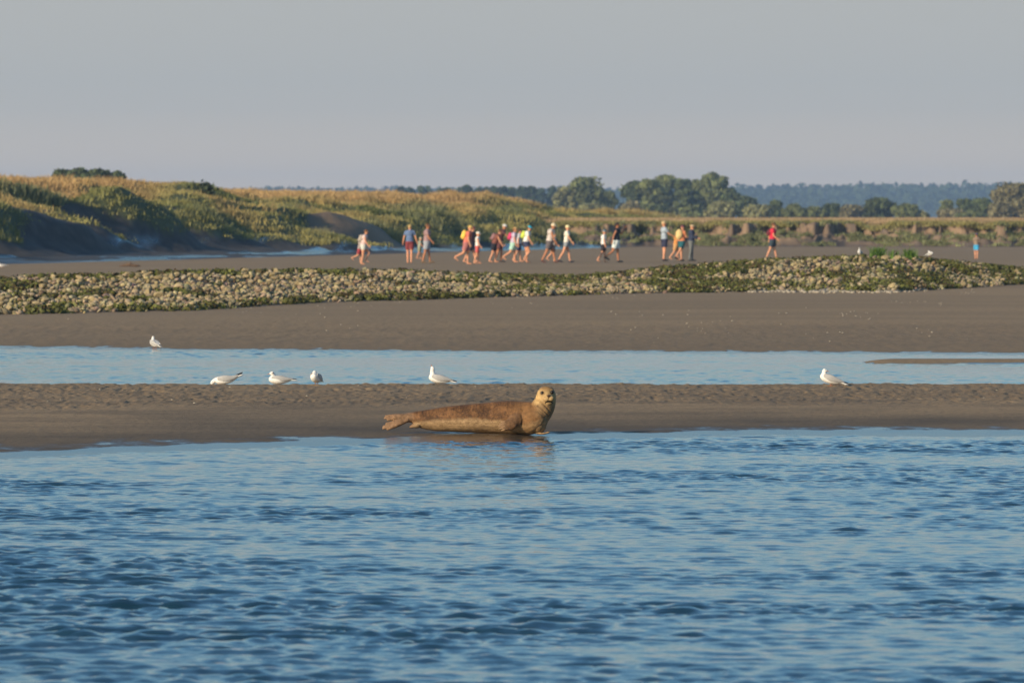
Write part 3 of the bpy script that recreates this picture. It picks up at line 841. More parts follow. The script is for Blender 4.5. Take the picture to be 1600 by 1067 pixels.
def seal_post(o_):
    me = o_.data
    n_ = len(me.vertices)
    co = np.empty(n_ * 3, dtype=np.float32); me.vertices.foreach_get('co', co); co = co.reshape(-1, 3)
    nr = np.empty(n_ * 3, dtype=np.float32); me.vertices.foreach_get('normal', nr); nr = nr.reshape(-1, 3)
    PX = 735 + co[:, 0] / SCL; PY = 677.5 - co[:, 2] / SCL; Y = co[:, 1]
    head = sm(636, 626, PY) * sm(828, 840, PX)
    # neck folds
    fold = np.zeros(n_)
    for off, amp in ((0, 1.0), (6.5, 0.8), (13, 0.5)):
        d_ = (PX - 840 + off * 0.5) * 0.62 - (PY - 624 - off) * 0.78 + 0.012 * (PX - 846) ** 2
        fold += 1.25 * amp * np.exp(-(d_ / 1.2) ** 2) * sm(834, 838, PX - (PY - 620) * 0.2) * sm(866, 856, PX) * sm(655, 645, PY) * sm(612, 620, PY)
    ripple = 0.25 * np.sin(PX * 0.55 + 3 * vnoise(PX / 22, PY / 9, 3)) * sm(0.3, 0.8, np.abs(nr[:, 1])) * sm(700, 760, PX) * sm(832, 815, PX)
    co2 = co - nr * (0.007 * fold + 0.0012 * ripple)[:, None]
    me.vertices.foreach_set('co', co2.ravel().astype(np.float32))
    n1 = fbm(PX / 7, PY / 4 + Y * 30, 3, 201); n2 = fbm(PX / 2.3, PY / 1.8 + Y * 60, 3, 205); n3 = fbm(PX / 26, PY / 12, 2, 209)
    back = np.array([0.225, 0.108, 0.044]); dark = np.array([0.060, 0.031, 0.017]); belly = np.array([0.39, 0.25, 0.13]); sunlit_gold = np.array([0.58, 0.375, 0.155])
    line = np.interp(PX, [640, 690, 740, 790, 812, 835, 860], [660, 655.5, 653.5, 657, 662, 658, 648]) + 2.2 * n1 + 1.6 * n2
    b_ = sm(-3.0, 3.0, PY - line)[:, None]
    n4 = fbm(PX / 0.9, PY / 0.8 + Y * 90, 2, 215)
    m1 = np.clip(0.45 + 0.42 * n3 + 0.32 * n1 + 0.35 * n2 + 0.45 * n4, 0, 1)[:, None]
    c_ = (dark * (1 - m1) + back * m1) * (1 - b_) + belly * (0.92 + 0.30 * n2 + 0.25 * n1 + 0.2 * n4)[:, None] * b_
    shoulder = (np.exp(-((PX - 825) / 20.0) ** 2) * 0.5)[:, None]
    c_ = c_ * (1 - shoulder) + np.array([0.28, 0.145, 0.055]) * shoulder
    c_ = c_ * (1 - head[:, None]) + sunlit_gold * (0.95 + 0.3 * n1 + 0.3 * n4)[:, None] * head[:, None]  # golden head: mostly the sun's light put into the fur colour
    neckg = (sm(660, 640, PY) * sm(832, 846, PX))[:, None] * 0.55
    c_ = c_ * (1 - neckg) + np.array([0.38, 0.25, 0.12]) * neckg
    crown = (sm(611, 606, PY) * sm(836, 842, PX))[:, None]
    c_ = c_ * (1 - 0.6 * crown) + np.array([0.24, 0.13, 0.05]) * 0.6 * crown
    front = Y < -0.12
    def dab(cx, cy, rx, ry, cc_, a_=1.0):
        nonlocal c_
        w_ = (np.exp(-(((PX - cx) / rx) ** 2 + ((PY - cy) / ry) ** 2) ** 2) * front * a_)[:, None]
        c_ = c_ * (1 - w_) + np.array(cc_) * w_
    dab(854.5, 606.5, 9.5, 3.6, (0.27, 0.155, 0.065), 0.7); dab(855.0, 613.0, 2.6, 4.0, (0.36, 0.23, 0.11), 0.5); dab(850.0, 622.5, 3.0, 5.0, (0.34, 0.21, 0.10), 0.55)
    dab(847.2, 613.6, 4.2, 3.3, (0.09, 0.05, 0.028), 0.9); dab(862.4, 612.2, 4.0, 3.4, (0.08, 0.045, 0.028), 0.9)
    dab(856.9, 617.9, 3.0, 2.2, (0.045, 0.022, 0.016)); dab(857.0, 620.8, 0.8, 2.6, (0.06, 0.03, 0.02), 0.9)
    for q in np.linspace(0, 1, 15):     # the mouth
        mx_ = 852.0 + 11.6 * q; my_ = 628.6 - 3.2 * math.sin(math.pi * min(1, q * 1.05)) ** 0.8 - 2.2 * q * (1 - q)
        dab(mx_, my_ + 0.6, 1.15, 0.8, (0.03, 0.016, 0.012))
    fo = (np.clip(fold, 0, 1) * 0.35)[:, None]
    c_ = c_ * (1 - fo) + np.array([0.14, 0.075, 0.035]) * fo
    # spots, flippers
    sp_ = sm(0.45, 0.7, vnoise(PX / 1.9, PY / 1.5, 221))[:, None] * sm(8, -6, np.abs(PY - line))[:, None] * 0.6
    c_ = c_ * (1 - sp_) + np.array([0.05, 0.028, 0.018]) * sp_
    hf = sm(650, 640, PX)[:, None]
    c_ = c_ * (1 - hf) + (np.array([0.25, 0.145, 0.08]) * (0.95 + 0.35 * n2 + 0.2 * n4)[:, None]) * hf
    ff = (sm(-0.19, -0.208, Y) * sm(816, 808, PX) * sm(770, 776, PX) * sm(640, 648, PY))[:, None]
    tip = 0.75 * sm(795, 783, PX)[:, None] * (0.55 + 0.45 * np.cos((PY - 656.5 - 0.2 * (795 - PX)) / 3.1 * 6.283))[:, None]
    c_ = c_ * (1 - ff) + ((np.array([0.17, 0.09, 0.045]) * (1 - tip) + np.array([0.38, 0.25, 0.14]) * tip) * (0.9 + 0.4 * n2)[:, None]) * ff
    set_col(me, np.clip(c_, 0.01, 0.9))
    me.update()
ub.build('body', M_FUR, seal, 0.0036, 4, seal_post)
for (ex, ey, rr_) in ((847.2, 613.4, 2.7), (862.3, 612.0, 2.9)):
    e_ = UB().ball(sp(ex, ey, -0.190), (rr_ * k_, 0.013, rr_ * k_ * 0.95), sub=ICO3)
    me = mesh_py('eye', np.concatenate(e_.v), e_.f)
    link('eye', me, M_EYE, seal)

# ------------------------------------------------------------------ gulls
M_WHITE = nmat('gull_white', (0.80, 0.77, 0.72), 0.6, 0.05, 30, 0.15, 60, bdist=0.004)
M_GREYW = nmat('gull_grey', (0.43, 0.415, 0.40), 0.6, 0.08, 30, 0.2, 50, bdist=0.004)
M_BLACK = nmat('gull_black', (0.03, 0.03, 0.035), 0.5, 0.1)
M_ORANGE = nmat('gull_red', (0.36, 0.12, 0.06), 0.5, 0.1)
M_DARKCAP = nmat('gull_brown', (0.16, 0.10, 0.06), 0.6, 0.2)
def gull(px, D, zb, label, head=(-0.15, 0.0, 0.20), neck=(-0.12, 0.0, 0.15), tilt=0.0, yaw=0.0, legs=0.0, beak=(-1, 0, -0.1), earspot=False, sc=1.0, tail_up=0.0, group='gulls resting on the sand', wings=True, plump=1.0):
    """local -X is the front of the bird; body centre at z = legs + 0.07"""
    t = empty('gull', ((px - 800) * D / F, D, zb), yaw)
    sc *= 0.83; t.scale = (sc, sc, sc)
    tag(t, label, 'gull', group)
    L = legs; z0 = L + 0.062
    def q(x, y, z):   # tilt about the body centre
        c_, s_ = math.cos(tilt), math.sin(tilt)
        return (x * c_ + (z - z0) * s_, y, z0 - x * s_ + (z - z0) * c_)
    ub = UB()
    ub.sweep([q(-0.105, 0, z0 + 0.005), q(-0.07, 0, z0), q(0, 0, z0), q(0.08, 0, z0 + 0.004), q(0.15, 0, z0 + 0.012 + tail_up * 0.3)],
             [(0.04, 0.045 * plump, 0.045), (0.05, 0.058 * plump, 0.056), (0.06, 0.062 * plump, 0.060), (0.05, 0.045, 0.042), (0.03, 0.022, 0.014)], 26, ICO3)
    ub.sweep([q(-0.085, 0, z0 + 0.01), tuple((a + b) / 2 for a, b in zip(q(-0.085, 0, z0 + 0.01), neck)), neck, head],
             [(0.046, 0.046, 0.046), (0.040, 0.040, 0.042), (0.031, 0.031, 0.033), (0.029, 0.028, 0.028)], 18, ICO3)
    hb = Vector(head) + Vector(beak).normalized() * 0.018
    ub.ball(hb, (0.022, 0.02, 0.019))
    # tail
    tp = q(0.235, 0, z0 + 0.012 + tail_up)
    ub.sweep([q(0.13, 0, z0 + 0.01 + tail_up * 0.3), tp], [(0.03, 0.030, 0.013), (0.03, 0.034, 0.006)], 12, ICO2)
    b = ub.build('body', M_WHITE, t, 0.005, 3)
    bd = Vector(beak).normalized(); hp = Vector(head) + bd * 0.036
    v, f = tube([hp, hp + bd * 0.018, hp + bd * 0.034 + Vector((0, 0, -0.004))], [0.0062, 0.0045, 0.0012], 8)
    link('beak', mesh_py('beak', v, f), M_ORANGE, t)
    if wings:
        for sd in (-1, 1):
            w = UB()
            w.sweep([q(-0.075, sd * 0.050, z0 + 0.026), q(0, sd * 0.058, z0 + 0.022), q(0.09, sd * 0.042, z0 + 0.022), q(0.17, sd * 0.022, z0 + 0.026 + tail_up * 0.5)],
                    [(0.035, 0.010, 0.030), (0.05, 0.013, 0.042), (0.045, 0.012, 0.030), (0.03, 0.008, 0.013)], 22, ICO3)
            w.ball(q(0.0, sd * 0.03, z0 + 0.048), (0.09, 0.028, 0.018), (0, tilt, 0))
            w.build('wing', M_GREYW, t, 0.005, 2)
            wt = UB().sweep([q(0.16, sd * 0.022, z0 + 0.026 + tail_up * 0.6), q(0.215, sd * 0.010, z0 + 0.028 + tail_up * 1.1), q(0.245, sd * 0.006, z0 + 0.030 + tail_up * 1.5)],
                            [(0.03, 0.008, 0.010), (0.03, 0.006, 0.007), (0.012, 0.003, 0.003)], 12, ICO2)
            wt.build('wing_tip', M_BLACK, t, 0.004, 1)
    for sd in (-1, 1):
        hx = Vector(head) + Vector((bd.x * 0.012, sd * 0.024, 0.006))
        e_ = UB().ball(hx, 0.0045, sub=ICO2); link('eye', mesh_py('eye', np.concatenate(e_.v), e_.f), M_EYE, t)
        if earspot:
            e_ = UB().ball(Vector(head) + Vector((0.008, sd * 0.022, 0.004)), (0.010, 0.007, 0.010), sub=ICO2)
            link('ear_spot', mesh_py('ear_spot', np.concatenate(e_.v), e_.f), M_DARKCAP, t)
        if L > 0.01:
            x0 = 0.012 + sd * 0.012
            v, f = tube([(x0, sd * 0.022, L + 0.03), (x0 + 0.006, sd * 0.022, L * 0.5), (x0, sd * 0.022, 0.004)], [0.006, 0.0042, 0.0042], 7)
            parts = [(v, f)]
            for an in (-0.45, 0, 0.45):
                parts.append(tube([(x0, sd * 0.022, 0.005), (x0 - 0.04 * math.cos(an), sd * 0.022 + 0.04 * math.sin(an), 0.002)], [0.004, 0.0016], 6))
            v, f = join(parts)
            link('leg', mesh_py('leg', v, f), M_ORANGE, t)
    return t
def gz(px, D): return float(ground_h(np.array([(px - 800) * D / F]), np.array([D]))[0])
def on_crest(px):   # the point of the bar top that hides everything behind it
    Dk = np.arange(79.5, 84, 0.1); z = ground_h((px - 800) * Dk / F, Dk)
    r_ = HOR + (2 - z) * F / Dk
    j = int(np.argmin(r_)); return float(Dk[j]), float(z[j])
for (px, kw) in [
    (352, dict(label='gull bent forward pecking the sand, leftmost on the near bar',
               head=(-0.175, 0, 0.03), neck=(-0.14, 0, 0.055), tilt=-0.10, beak=(-0.5, 0, -0.8), tail_up=0.035, legs=0.0)),
    (436, dict(label='fluffed white gull sitting second from left on the near bar',
               head=(-0.095, -0.02, 0.158), neck=(-0.075, 0, 0.125), beak=(-1, -0.1, -0.25), earspot=True, plump=1.15, tilt=0.06)),
    (494, dict(label='narrow upright gull seen head on, third from left on the near bar',
               head=(-0.065, -0.0, 0.168), neck=(-0.065, 0, 0.135), yaw=R(72), beak=(-1, 0.5, -0.3), legs=0.02, tilt=0.25)),
    (686, dict(label='gull with beak pointed up on the bar behind the seal',
               head=(-0.088, 0, 0.205), neck=(-0.092, 0, 0.165), beak=(-0.35, 0, 1.0), tilt=0.20, tail_up=-0.01)),
    (1297, dict(label='gull on red legs with tucked head, alone at the right of the bar',
               head=(-0.075, 0, 0.218), neck=(-0.082, 0, 0.185), beak=(0.9, -0.4, -0.2), tilt=0.35, legs=0.035)),
]:
    D_, z_ = on_crest(px)
    if 'legs' in kw and kw['legs'] > 0.03: D_ -= 0.6; z_ = gz(px, D_)
    gull(px, D_, z_ - 0.002, **kw)
Dg = 2 * F / (545.5 - HOR)
gull(241.5, Dg, gz(241.5, Dg), 'lone gull standing at the far edge of the channel', head=(-0.055, 0, 0.225), neck=(-0.055, 0, 0.18), yaw=R(-55), legs=0.045, tilt=0.30, beak=(-1, 0.2, 0), sc=0.95, group='gulls standing apart')
Dg = 1.95 * F / (418.5 - HOR)
gull(4, Dg, 0.055, 'small far gull on flat sand in front of the shaded mud bank', head=(-0.12, 0, 0.15), neck=(-0.11, 0, 0.12), sc=1.25, legs=0.02, group='gulls standing apart')

# ------------------------------------------------------------------ stones of the berm
M_STONE = nmat('berm_stone', attr=True, rough=0.85, var=0.22, scale=7, bump=0.5, bscale=18, spec=0.25, bdist=0.02)
def stone_shape(base, seed):
    g = np.random.default_rng(seed)
    v = base[0].copy()
    for _ in range(12):       # chop flat facets
        d = g.normal(0, 1, 3); d /= np.linalg.norm(d); k = g.uniform(0.5, 0.82)
        q = v @ d; v = v - np.outer(np.maximum(q - k, 0) * 0.85, d)
    v *= np.array([1.0, g.uniform(0.7, 1.0), g.uniform(0.55, 0.85)])
    return v
g = np.random.default_rng(12)
def green_mask(px, u, x, D):
    n_ = fbm(x / 1.2, D / 2.5, 3, 301)
    gm = 0.75 * sm(190, 20, px) * sm(0.35, 0.6, u)
    gm = np.maximum(gm, 0.95 * np.exp(-((px - 1090) / 95.0) ** 2))
    gm = np.maximum(gm, 0.75 * np.exp(-((px - 850) / 150.0) ** 2) * (0.55 + 0.45 * sm(0.3, 0.7, u)))
    gm = np.maximum(gm, 0.75 * sm(0.80, 1.0, u))
    gm = np.maximum(gm, 0.42 * sm(1150, 1200, px))
    gm = np.maximum(gm, 0.7 * sm(1470, 1560, px))
    gm = np.maximum(gm, 0.62 * sm(0.16, 0.02, u) * sm(1180, 1000, px))
    return gm + 1.0 * n_ + 0.5 * vnoise(x / 0.35, D / 0.8, 305)
def scatter(n, lo, hi, seed):
    g = np.random.default_rng(seed)
    px = g.uniform(lo, hi, n); u = g.uniform(0.0, 1.25, n) ** 1.0
    u = np.where(g.random(n) < 0.3, g.uniform(0, 0.4, n), u)
    bl = berm_line(px); dc, _ = berm_crest(px)
    D = bl + u * (dc - bl) + g.normal(0, 0.35, n)
    x = (px - 800) * D / F
    return px, u, x, D
def stone_col(gm, g, n):
    tan = np.array([0.36, 0.285, 0.170]) * g.uniform(0.5, 1.2, (n, 1)) + g.normal(0, 0.015, (n, 3))
    gre = np.array([0.085, 0.085, 0.022]) * g.uniform(0.6, 1.4, (n, 1))
    w = sm(0.42, 0.62, gm)[:, None]
    return np.clip(tan * (1 - w) + gre * w, 0.02, 0.7), w[:, 0]
# the mass of stones
px, u, x, D = scatter(20000, -260, 1860, 21)
z = ground_h(x, D) + 0.10 * g.random(len(x)) ** 2 - 0.03
size = 0.040 + 0.062 * g.random(len(x)) ** 1.5
gm = green_mask(px, u, x, D)
colS, w = stone_col(gm, g, len(x))
shapes = [stone_shape(ICO2, 50 + k) for k in range(14)]
Vs, Fs, Cs = [], [], []
kind = g.integers(0, 14, len(x)); rz = g.uniform(0, 6.283, len(x)); asp = g.uniform(0.8, 1.35, len(x)); tl = g.normal(0, 0.25, len(x))
off = 0
for k in range(14):
    id_ = np.where(kind == k)[0]
    b = shapes[k]
    c_, s_ = np.cos(rz[id_])[:, None], np.sin(rz[id_])[:, None]
    bx = b[None, :, 0] * asp[id_][:, None]; by = b[None, :, 1]; bzz = b[None, :, 2] + b[None, :, 0] * tl[id_][:, None]
    sz = size[id_][:, None]
    X = (bx * c_ - by * s_) * sz + x[id_][:, None]; Y = (bx * s_ + by * c_) * sz + D[id_][:, None]; Z = bzz * sz + (z[id_] + size[id_] * 0.40)[:, None]
    Vs.append(np.stack([X, Y, Z], 2).reshape(-1, 3))
    fk = ICO2[1][None] + (np.arange(len(id_)) * len(b))[:, None, None] + off
    Fs.append(fk.reshape(-1, 3)); Cs.append(np.repeat(colS[id_], len(b), axis=0)); off += len(id_) * len(b)
o = link('berm_stones', mesh_np('berm_stones', np.concatenate(Vs), np.concatenate(Fs), True, np.concatenate(Cs)), M_STONE)
tag(o, 'mass of small tan and weed green stones piled into the long low berm', 'stones', kind='stuff')
# the 300 stones that show largest
px, u, x, D = scatter(300, -40, 1640, 23)
u = np.random.default_rng(31).uniform(0.0, 1.0, 300)
bl = berm_line(px); dc, _ = berm_crest(px); D = bl + u * (dc - bl); x = (px - 800) * D / F
z = ground_h(x, D)
gm = green_mask(px, u, x, D)
g = np.random.default_rng(33)
colS, w = stone_col(gm, g, 300)
big = []
for k in range(18):
    green = k >= 12
    v = stone_shape(ICO3, 90 + k)
    base = np.array([0.085, 0.085, 0.022]) if green else np.array([0.38, 0.295, 0.160]) * (0.7 + 0.04 * k)
    n_ = fbm(v[:, 0] * 2 + k, v[:, 1] * 2 + v[:, 2] * 2, 3, 400 + k)
    v = v * (1 + 0.08 * n_)[:, None]
    cc = base[None, :] * (0.95 + 0.3 * n_)[:, None]
    big.append(mesh_np('stone', v, ICO3[1], True, np.clip(cc, 0.02, 0.8)))
for me in big: me.materials.append(M_STONE)
for k in range(300):
    green = w[k] > 0.5
    me = big[int(g.integers(12, 18)) if green else int(g.integers(0, 12))]
    o = bpy.data.objects.new('stone', me); COL.objects.link(o)
    s_ = 0.080 + 0.035 * g.random()
    if px[k] > 1250: s_ *= 1.08
    o.location = (x[k], D[k], z[k] + s_ * 0.42 + 0.06)
    o.scale = (s_ * g.uniform(0.9, 1.3), s_, s_ * g.uniform(0.85, 1.1))
    o.rotation_euler = (g.normal(0, 0.2), g.normal(0, 0.2), g.uniform(0, 6.28))
    side = 'left' if px[k] < 500 else ('middle' if px[k] < 1000 else 'right')
    lev = 'upper' if u[k] > 0.5 else 'lower'
    where = f'in the {lev} {side} part of the berm'
    if green: tag(o, f'larger weedy dark green stone {where}', 'stone', f'weedy stones, {lev} {side} berm')
    else: tag(o, f'larger pale tan stone {where}', 'stone', f'tan stones, {lev} {side} berm')

# seaweed draped among the stones
M_WEED = nmat('seaweed', attr=True, rough=0.6, var=0.3, scale=3, spec=0.3)
g = np.random.default_rng(41)
px, u, x, D = scatter(9000, -200, 1800, 43)
gm = green_mask(px, u, x, D)
kk = gm > 0.62
px, u, x, D = px[kk], u[kk], x[kk], D[kk]
z = ground_h(x, D)
n_ = len(x)
cen = np.stack([x, D, z + 0.06], 1); rad = np.stack([g.uniform(0.10, 0.24, n_), g.uniform(0.1, 0.2, n_), g.uniform(0.04, 0.10, n_)], 1)
P, Nn = clump_points(cen, rad, 18, g)
v, f = leaf_quads(P, Nn, np.full(len(P), 0.045), g)
wc = np.where(g.random((n_, 1)) < 0.65, 1, 0) * np.array([0.10, 0.105, 0.022]) + 0
wc = np.where(wc.sum(1, keepdims=True) > 0, wc, np.array([[0.085, 0.06, 0.025]])) * g.uniform(0.6, 1.5, (n_, 1))
o = link('seaweed', mesh_np('seaweed', v, f, False, np.repeat(wc, 18 * 4, axis=0)), M_WEED)
tag(o, 'dark olive seaweed draped over the stones of the berm', 'seaweed', kind='stuff')

# gulls on the berm, grass tufts on its crest
def berm_pt(px, u=1.0):
    bl = float(berm_line(px)); dc = float(berm_crest(px)[0]); D = bl + u * (dc - bl)
    return D, gz(px, D)
D_, z_ = berm_pt(1344, 0.97)
gull(1344, D_, z_ + 0.10, 'upright gull half hidden on top of the stones left of the green tufts', head=(-0.05, 0, 0.25), neck=(-0.05, 0, 0.20), yaw=R(60), legs=0.03, tilt=0.5, group='gulls on the stone berm')
D_, z_ = berm_pt(1453, 1.0)
gull(1453, D_, z_ + 0.16, 'small white gull on the stones right of the green tufts', head=(0.06, 0, 0.20), neck=(0.03, 0, 0.17), yaw=R(150), legs=0.03, tilt=0.3, sc=0.9, group='gulls on the stone berm')
M_TUFT = nmat('green_tuft', attr=True, rough=0.6, var=0.2, scale=3, spec=0.3, transl=0.3)
for (px, n_, hh_, lb) in [(1371, 60, 0.34, 'bright green tuft of long grass on the berm, left and largest of three'),
                          (1396, 18, 0.28, 'thin yellow green tuft between the two fuller ones on the berm'),
                          (1421, 48, 0.32, 'spreading green tuft with arching blades, right one on the berm')]:
    D_, z_ = berm_pt(px, 0.98)
    g_ = np.random.default_rng(int(px))
    a = g_.uniform(0, 6.28, n_); rr_ = g_.uniform(0, 0.16, n_)
    v, f, c = blades(np.cos(a) * rr_, np.sin(a) * rr_, np.zeros(n_), np.full(n_, hh_), np.tile(np.array([[0.14, 0.24, 0.045]]), (n_, 1)), 3, 0.013, 0.75, 0.06, int(px))
    t = link('grass_tuft', mesh_np('grass_tuft', v, f, False, c), M_TUFT, None, ((px - 800) * D_ / F, D_, z_ + 0.10))
    tag(t, lb, 'grass tuft', 'grass tufts on the stone berm')

# shells and weed on the beach
M_SHELL = nmat('shell_white', (0.36, 0.31, 0.24), 0.6, 0.2, 10)
g = np.random.default_rng(51)
n_ = 700
px = np.concatenate([g.uniform(1170, 1450, 420), np.repeat(g.uniform(-100, 1700, 40), 7) + g.normal(0, 30, 280)])
D = np.concatenate([berm_line(px[:420]) - np.abs(g.normal(0, 2.0, 420)) + 2, g.uniform(118, 190, 40).repeat(7) + g.normal(0, 4, 280)])
D = np.minimum(D, berm_line(px) + 1.5)
x = (px - 800) * D / F; z = ground_h(x, D)
s_ = np.concatenate([g.uniform(0.02, 0.06, 420), g.uniform(0.006, 0.018, n_ - 420)])
b = ICO2[0]
V = b[None] * (s_[:, None, None] * np.array([1.2, 0.9, 0.6])) + np.stack([x, D, z + s_ * 0.3], 1)[:, None, :]
Fq = ICO2[1][None] + (np.arange(n_) * len(b))[:, None, None]
o = link('shell_litter', mesh_np('shell_litter', V.reshape(-1, 3), Fq.reshape(-1, 3)), M_SHELL)
tag(o, 'scattered white shells and pebbles on the beach below the berm', 'shells', kind='stuff')
# shells on the bar
n_ = 22
px = g.uniform(20, 1590, n_); D = g.uniform(74, 81.5, n_); x = (px - 800) * D / F; z = ground_h(x, D); s_ = g.uniform(0.004, 0.010, n_)
V = b[None] * (s_[:, None, None] * np.array([1.6, 1.0, 0.7])) + np.stack([x, D, z + s_ * 0.4], 1)[:, None, :]
Fq = ICO2[1][None] + (np.arange(n_) * len(b))[:, None, None]
o = link('shell_fragments', mesh_np('shell_fragments', V.reshape(-1, 3), Fq.reshape(-1, 3)), M_SHELL)
tag(o, 'tiny pale shell fragments on the rough top of the near sand bar', 'shells', kind='stuff')
# driftwood and a weed patch
M_WOOD = nmat('driftwood', (0.16, 0.10, 0.06), 0.8, 0.3, 6, 0.4, 20)
D_ = 1.95 * F / (417.5 - HOR)
v, f = join([tube([(-0.35, 0, 0.05), (0, 0.05, 0.10), (0.35, 0, 0.06), (0.5, 0.1, 0.05)], [0.03, 0.07, 0.06, 0.02]), tube([(0.05, 0, 0.08), (0.15, -0.1, 0.22)], [0.035, 0.01])])
o = link('driftwood', mesh_py('driftwood', v, f), M_WOOD, None, ((200 - 800) * D_ / F, D_, 0.05))
tag(o, 'short brown piece of driftwood on the sand below the shaded left bank', 'driftwood')

# ------------------------------------------------------------------ people
_mc = {}
def cloth(c, rough=0.85):
    key = tuple(round(q, 3) for q in c)
    if key not in _mc: _mc[key] = nmat('cloth', c, rough, 0.14, 9, 0.3, 25, bdist=0.01)
    return _mc[key]
M_SKIN = nmat('skin', (0.70, 0.33, 0.19), 0.55, 0.08, 12)
M_SKIN2 = nmat('skin_tanned', (0.48, 0.20, 0.10), 0.55, 0.08, 12)
M_LIP = nmat('lip', (0.35, 0.10, 0.08), 0.5, 0.05)
M_HAIR_D = nmat('hair_dark', (0.035, 0.022, 0.016), 0.6, 0.3, 40)
M_HAIR_B = nmat('hair_brown', (0.16, 0.075, 0.03), 0.6, 0.3, 40)
M_HAIR_F = nmat('hair_fair', (0.50, 0.34, 0.14), 0.6, 0.3, 40)
PERS = {}
def person(px, row, h, label, top, bottom, legs=((22, 8), (-20, 25)), arms=((-18, 20), (20, 25)), lean=6, headt=8, yaw=0,
           hat=None, brim=0.0, hair=None, sleeve='short', shorts='short', skin=None, shoe=None, pack=None, packlabel=None, stick=False, build=1.32,
           armout=(6, 6), dD=0.0, bent=None, long_hair=False, slim=False, group='walkers crossing the tidal flat', pack_size=1.0, nose_up=0):
    D = (2 - 0.05) * F / (row - HOR) + dD
    rowz = 2 - (row - HOR) * D / F
    t = empty('person', ((px - 800) * D / F, D, 0.05), R(yaw))
    tag(t, label, 'person', group)
    k = h / 1.72
    skin = skin or M_SKIN
    def leg(sd, hip, a, kn):
        a, kn = R(a * 0.8), R(kn * 0.9)
        p1 = hip + Vector((math.sin(a), sd * 0.01, -math.cos(a))) * 0.43 * k
        p2 = p1 + Vector((math.sin(a - kn), 0, -math.cos(a - kn))) * 0.41 * k
        return p1, p2, a - kn
    hips = {1: Vector((0, 0.085 * k, 0)), -1: Vector((0, -0.085 * k, 0))}
    L = {sd: leg(sd, hips[sd], *legs[0 if sd == 1 else 1]) for sd in (1, -1)}
    zmin = min(L[1][1].z, L[-1][1].z)
    H = -zmin + 0.085 * k
    up = Vector((0, 0, H))
    hips = {s_: p + up for s_, p in hips.items()}
    L = {s_: (p1 + up, p2 + up, a) for s_, (p1, p2, a) in L.items()}
    l_ = R(lean); ub_l = R(lean + (bent or 0))
    pel = Vector((0, 0, H + 0.02 * k))
    wst = pel + Vector((math.sin(l_), 0, math.cos(l_))) * 0.20 * k
    chs = wst + Vector((math.sin(ub_l), 0, math.cos(ub_l))) * 0.22 * k
    nkb = chs + Vector((math.sin(ub_l), 0, math.cos(ub_l))) * 0.12 * k
    ht_ = R(lean + (bent or 0) * 0.6 + headt)
    hd = nkb + Vector((math.sin(ht_), 0, math.cos(ht_))) * 0.17 * k
    w_ = (0.160 if not slim else 0.145) * k * (0.5 + 0.5 * build)
    sh = {sd: nkb + Vector((-0.01, sd * w_, -0.045 * k)) for sd in (1, -1)}
    bw = build
    ub = UB()
    # legs
    for sd in (1, -1):
        p1, p2, a = L[sd]
        ub.limb([hips[sd], hips[sd].lerp(p1, 0.5), p1, p1.lerp(p2, 0.35), p2], [0.088 * k * bw, 0.074 * k * bw, 0.052 * k, 0.054 * k, 0.036 * k])
        fd = Vector((math.cos(a * 0.6), 0, math.sin(a * 0.6)))
        ub.limb([p2 + Vector((-0.02, 0, -0.045)) * k, p2 + (fd * 0.09 + Vector((0, 0, -0.052))) * k, p2 + (fd * 0.17 + Vector((0, 0, -0.062))) * k], [0.036 * k, 0.033 * k, 0.022 * k])
    # trunk and neck
    ub.ball(pel, (0.11 * k * bw, 0.155 * k * bw, 0.11 * k))
    ub.ball(pel.lerp(wst, 0.6), (0.10 * k * bw, 0.135 * k * bw, 0.13 * k), (0, l_, 0))
    ub.ball(wst, (0.10 * k * bw, 0.125 * k * bw, 0.13 * k), (0, l_, 0))
    ub.ball(chs, (0.115 * k * bw, 0.155 * k * bw, 0.17 * k), (0, ub_l, 0))
    ub.limb([sh[1], nkb + Vector((0, 0, -0.02)), sh[-1]], [0.052 * k, 0.062 * k, 0.052 * k])
    ub.cone(nkb - Vector((0, 0, 0.04 * k)), 0.058 * k, hd - Vector((0, 0, 0.05 * k)), 0.050 * k)
    # head: skull, jaw, nose, ears
    hk = k if h > 1.4 else k * 1.12
    def hp(x, y, z):
        c_, s_ = math.cos(ht_ * 0.6), math.sin(ht_ * 0.6)
        return hd + Vector((x * c_ + z * s_, y, -x * s_ + z * c_)) * hk
    ub.ball(hp(-0.005, 0, 0.02), (0.098 * hk, 0.078 * hk, 0.105 * hk), (0, ht_ * 0.6, 0))
    ub.ball(hp(0.03, 0, -0.045), (0.060 * hk, 0.055 * hk, 0.062 * hk))
    ub.ball(hp(0.05, 0, -0.085), (0.026 * hk, 0.026 * hk, 0.022 * hk))
    ub.limb([hp(0.088, 0, 0.02), hp(0.108, 0, -0.022)], [0.011 * hk, 0.016 * hk])
    for sd in (1, -1): ub.ball(hp(-0.005, sd * 0.079, -0.005), (0.018 * hk, 0.010 * hk, 0.028 * hk))
    # arms and hands
    AR = {}
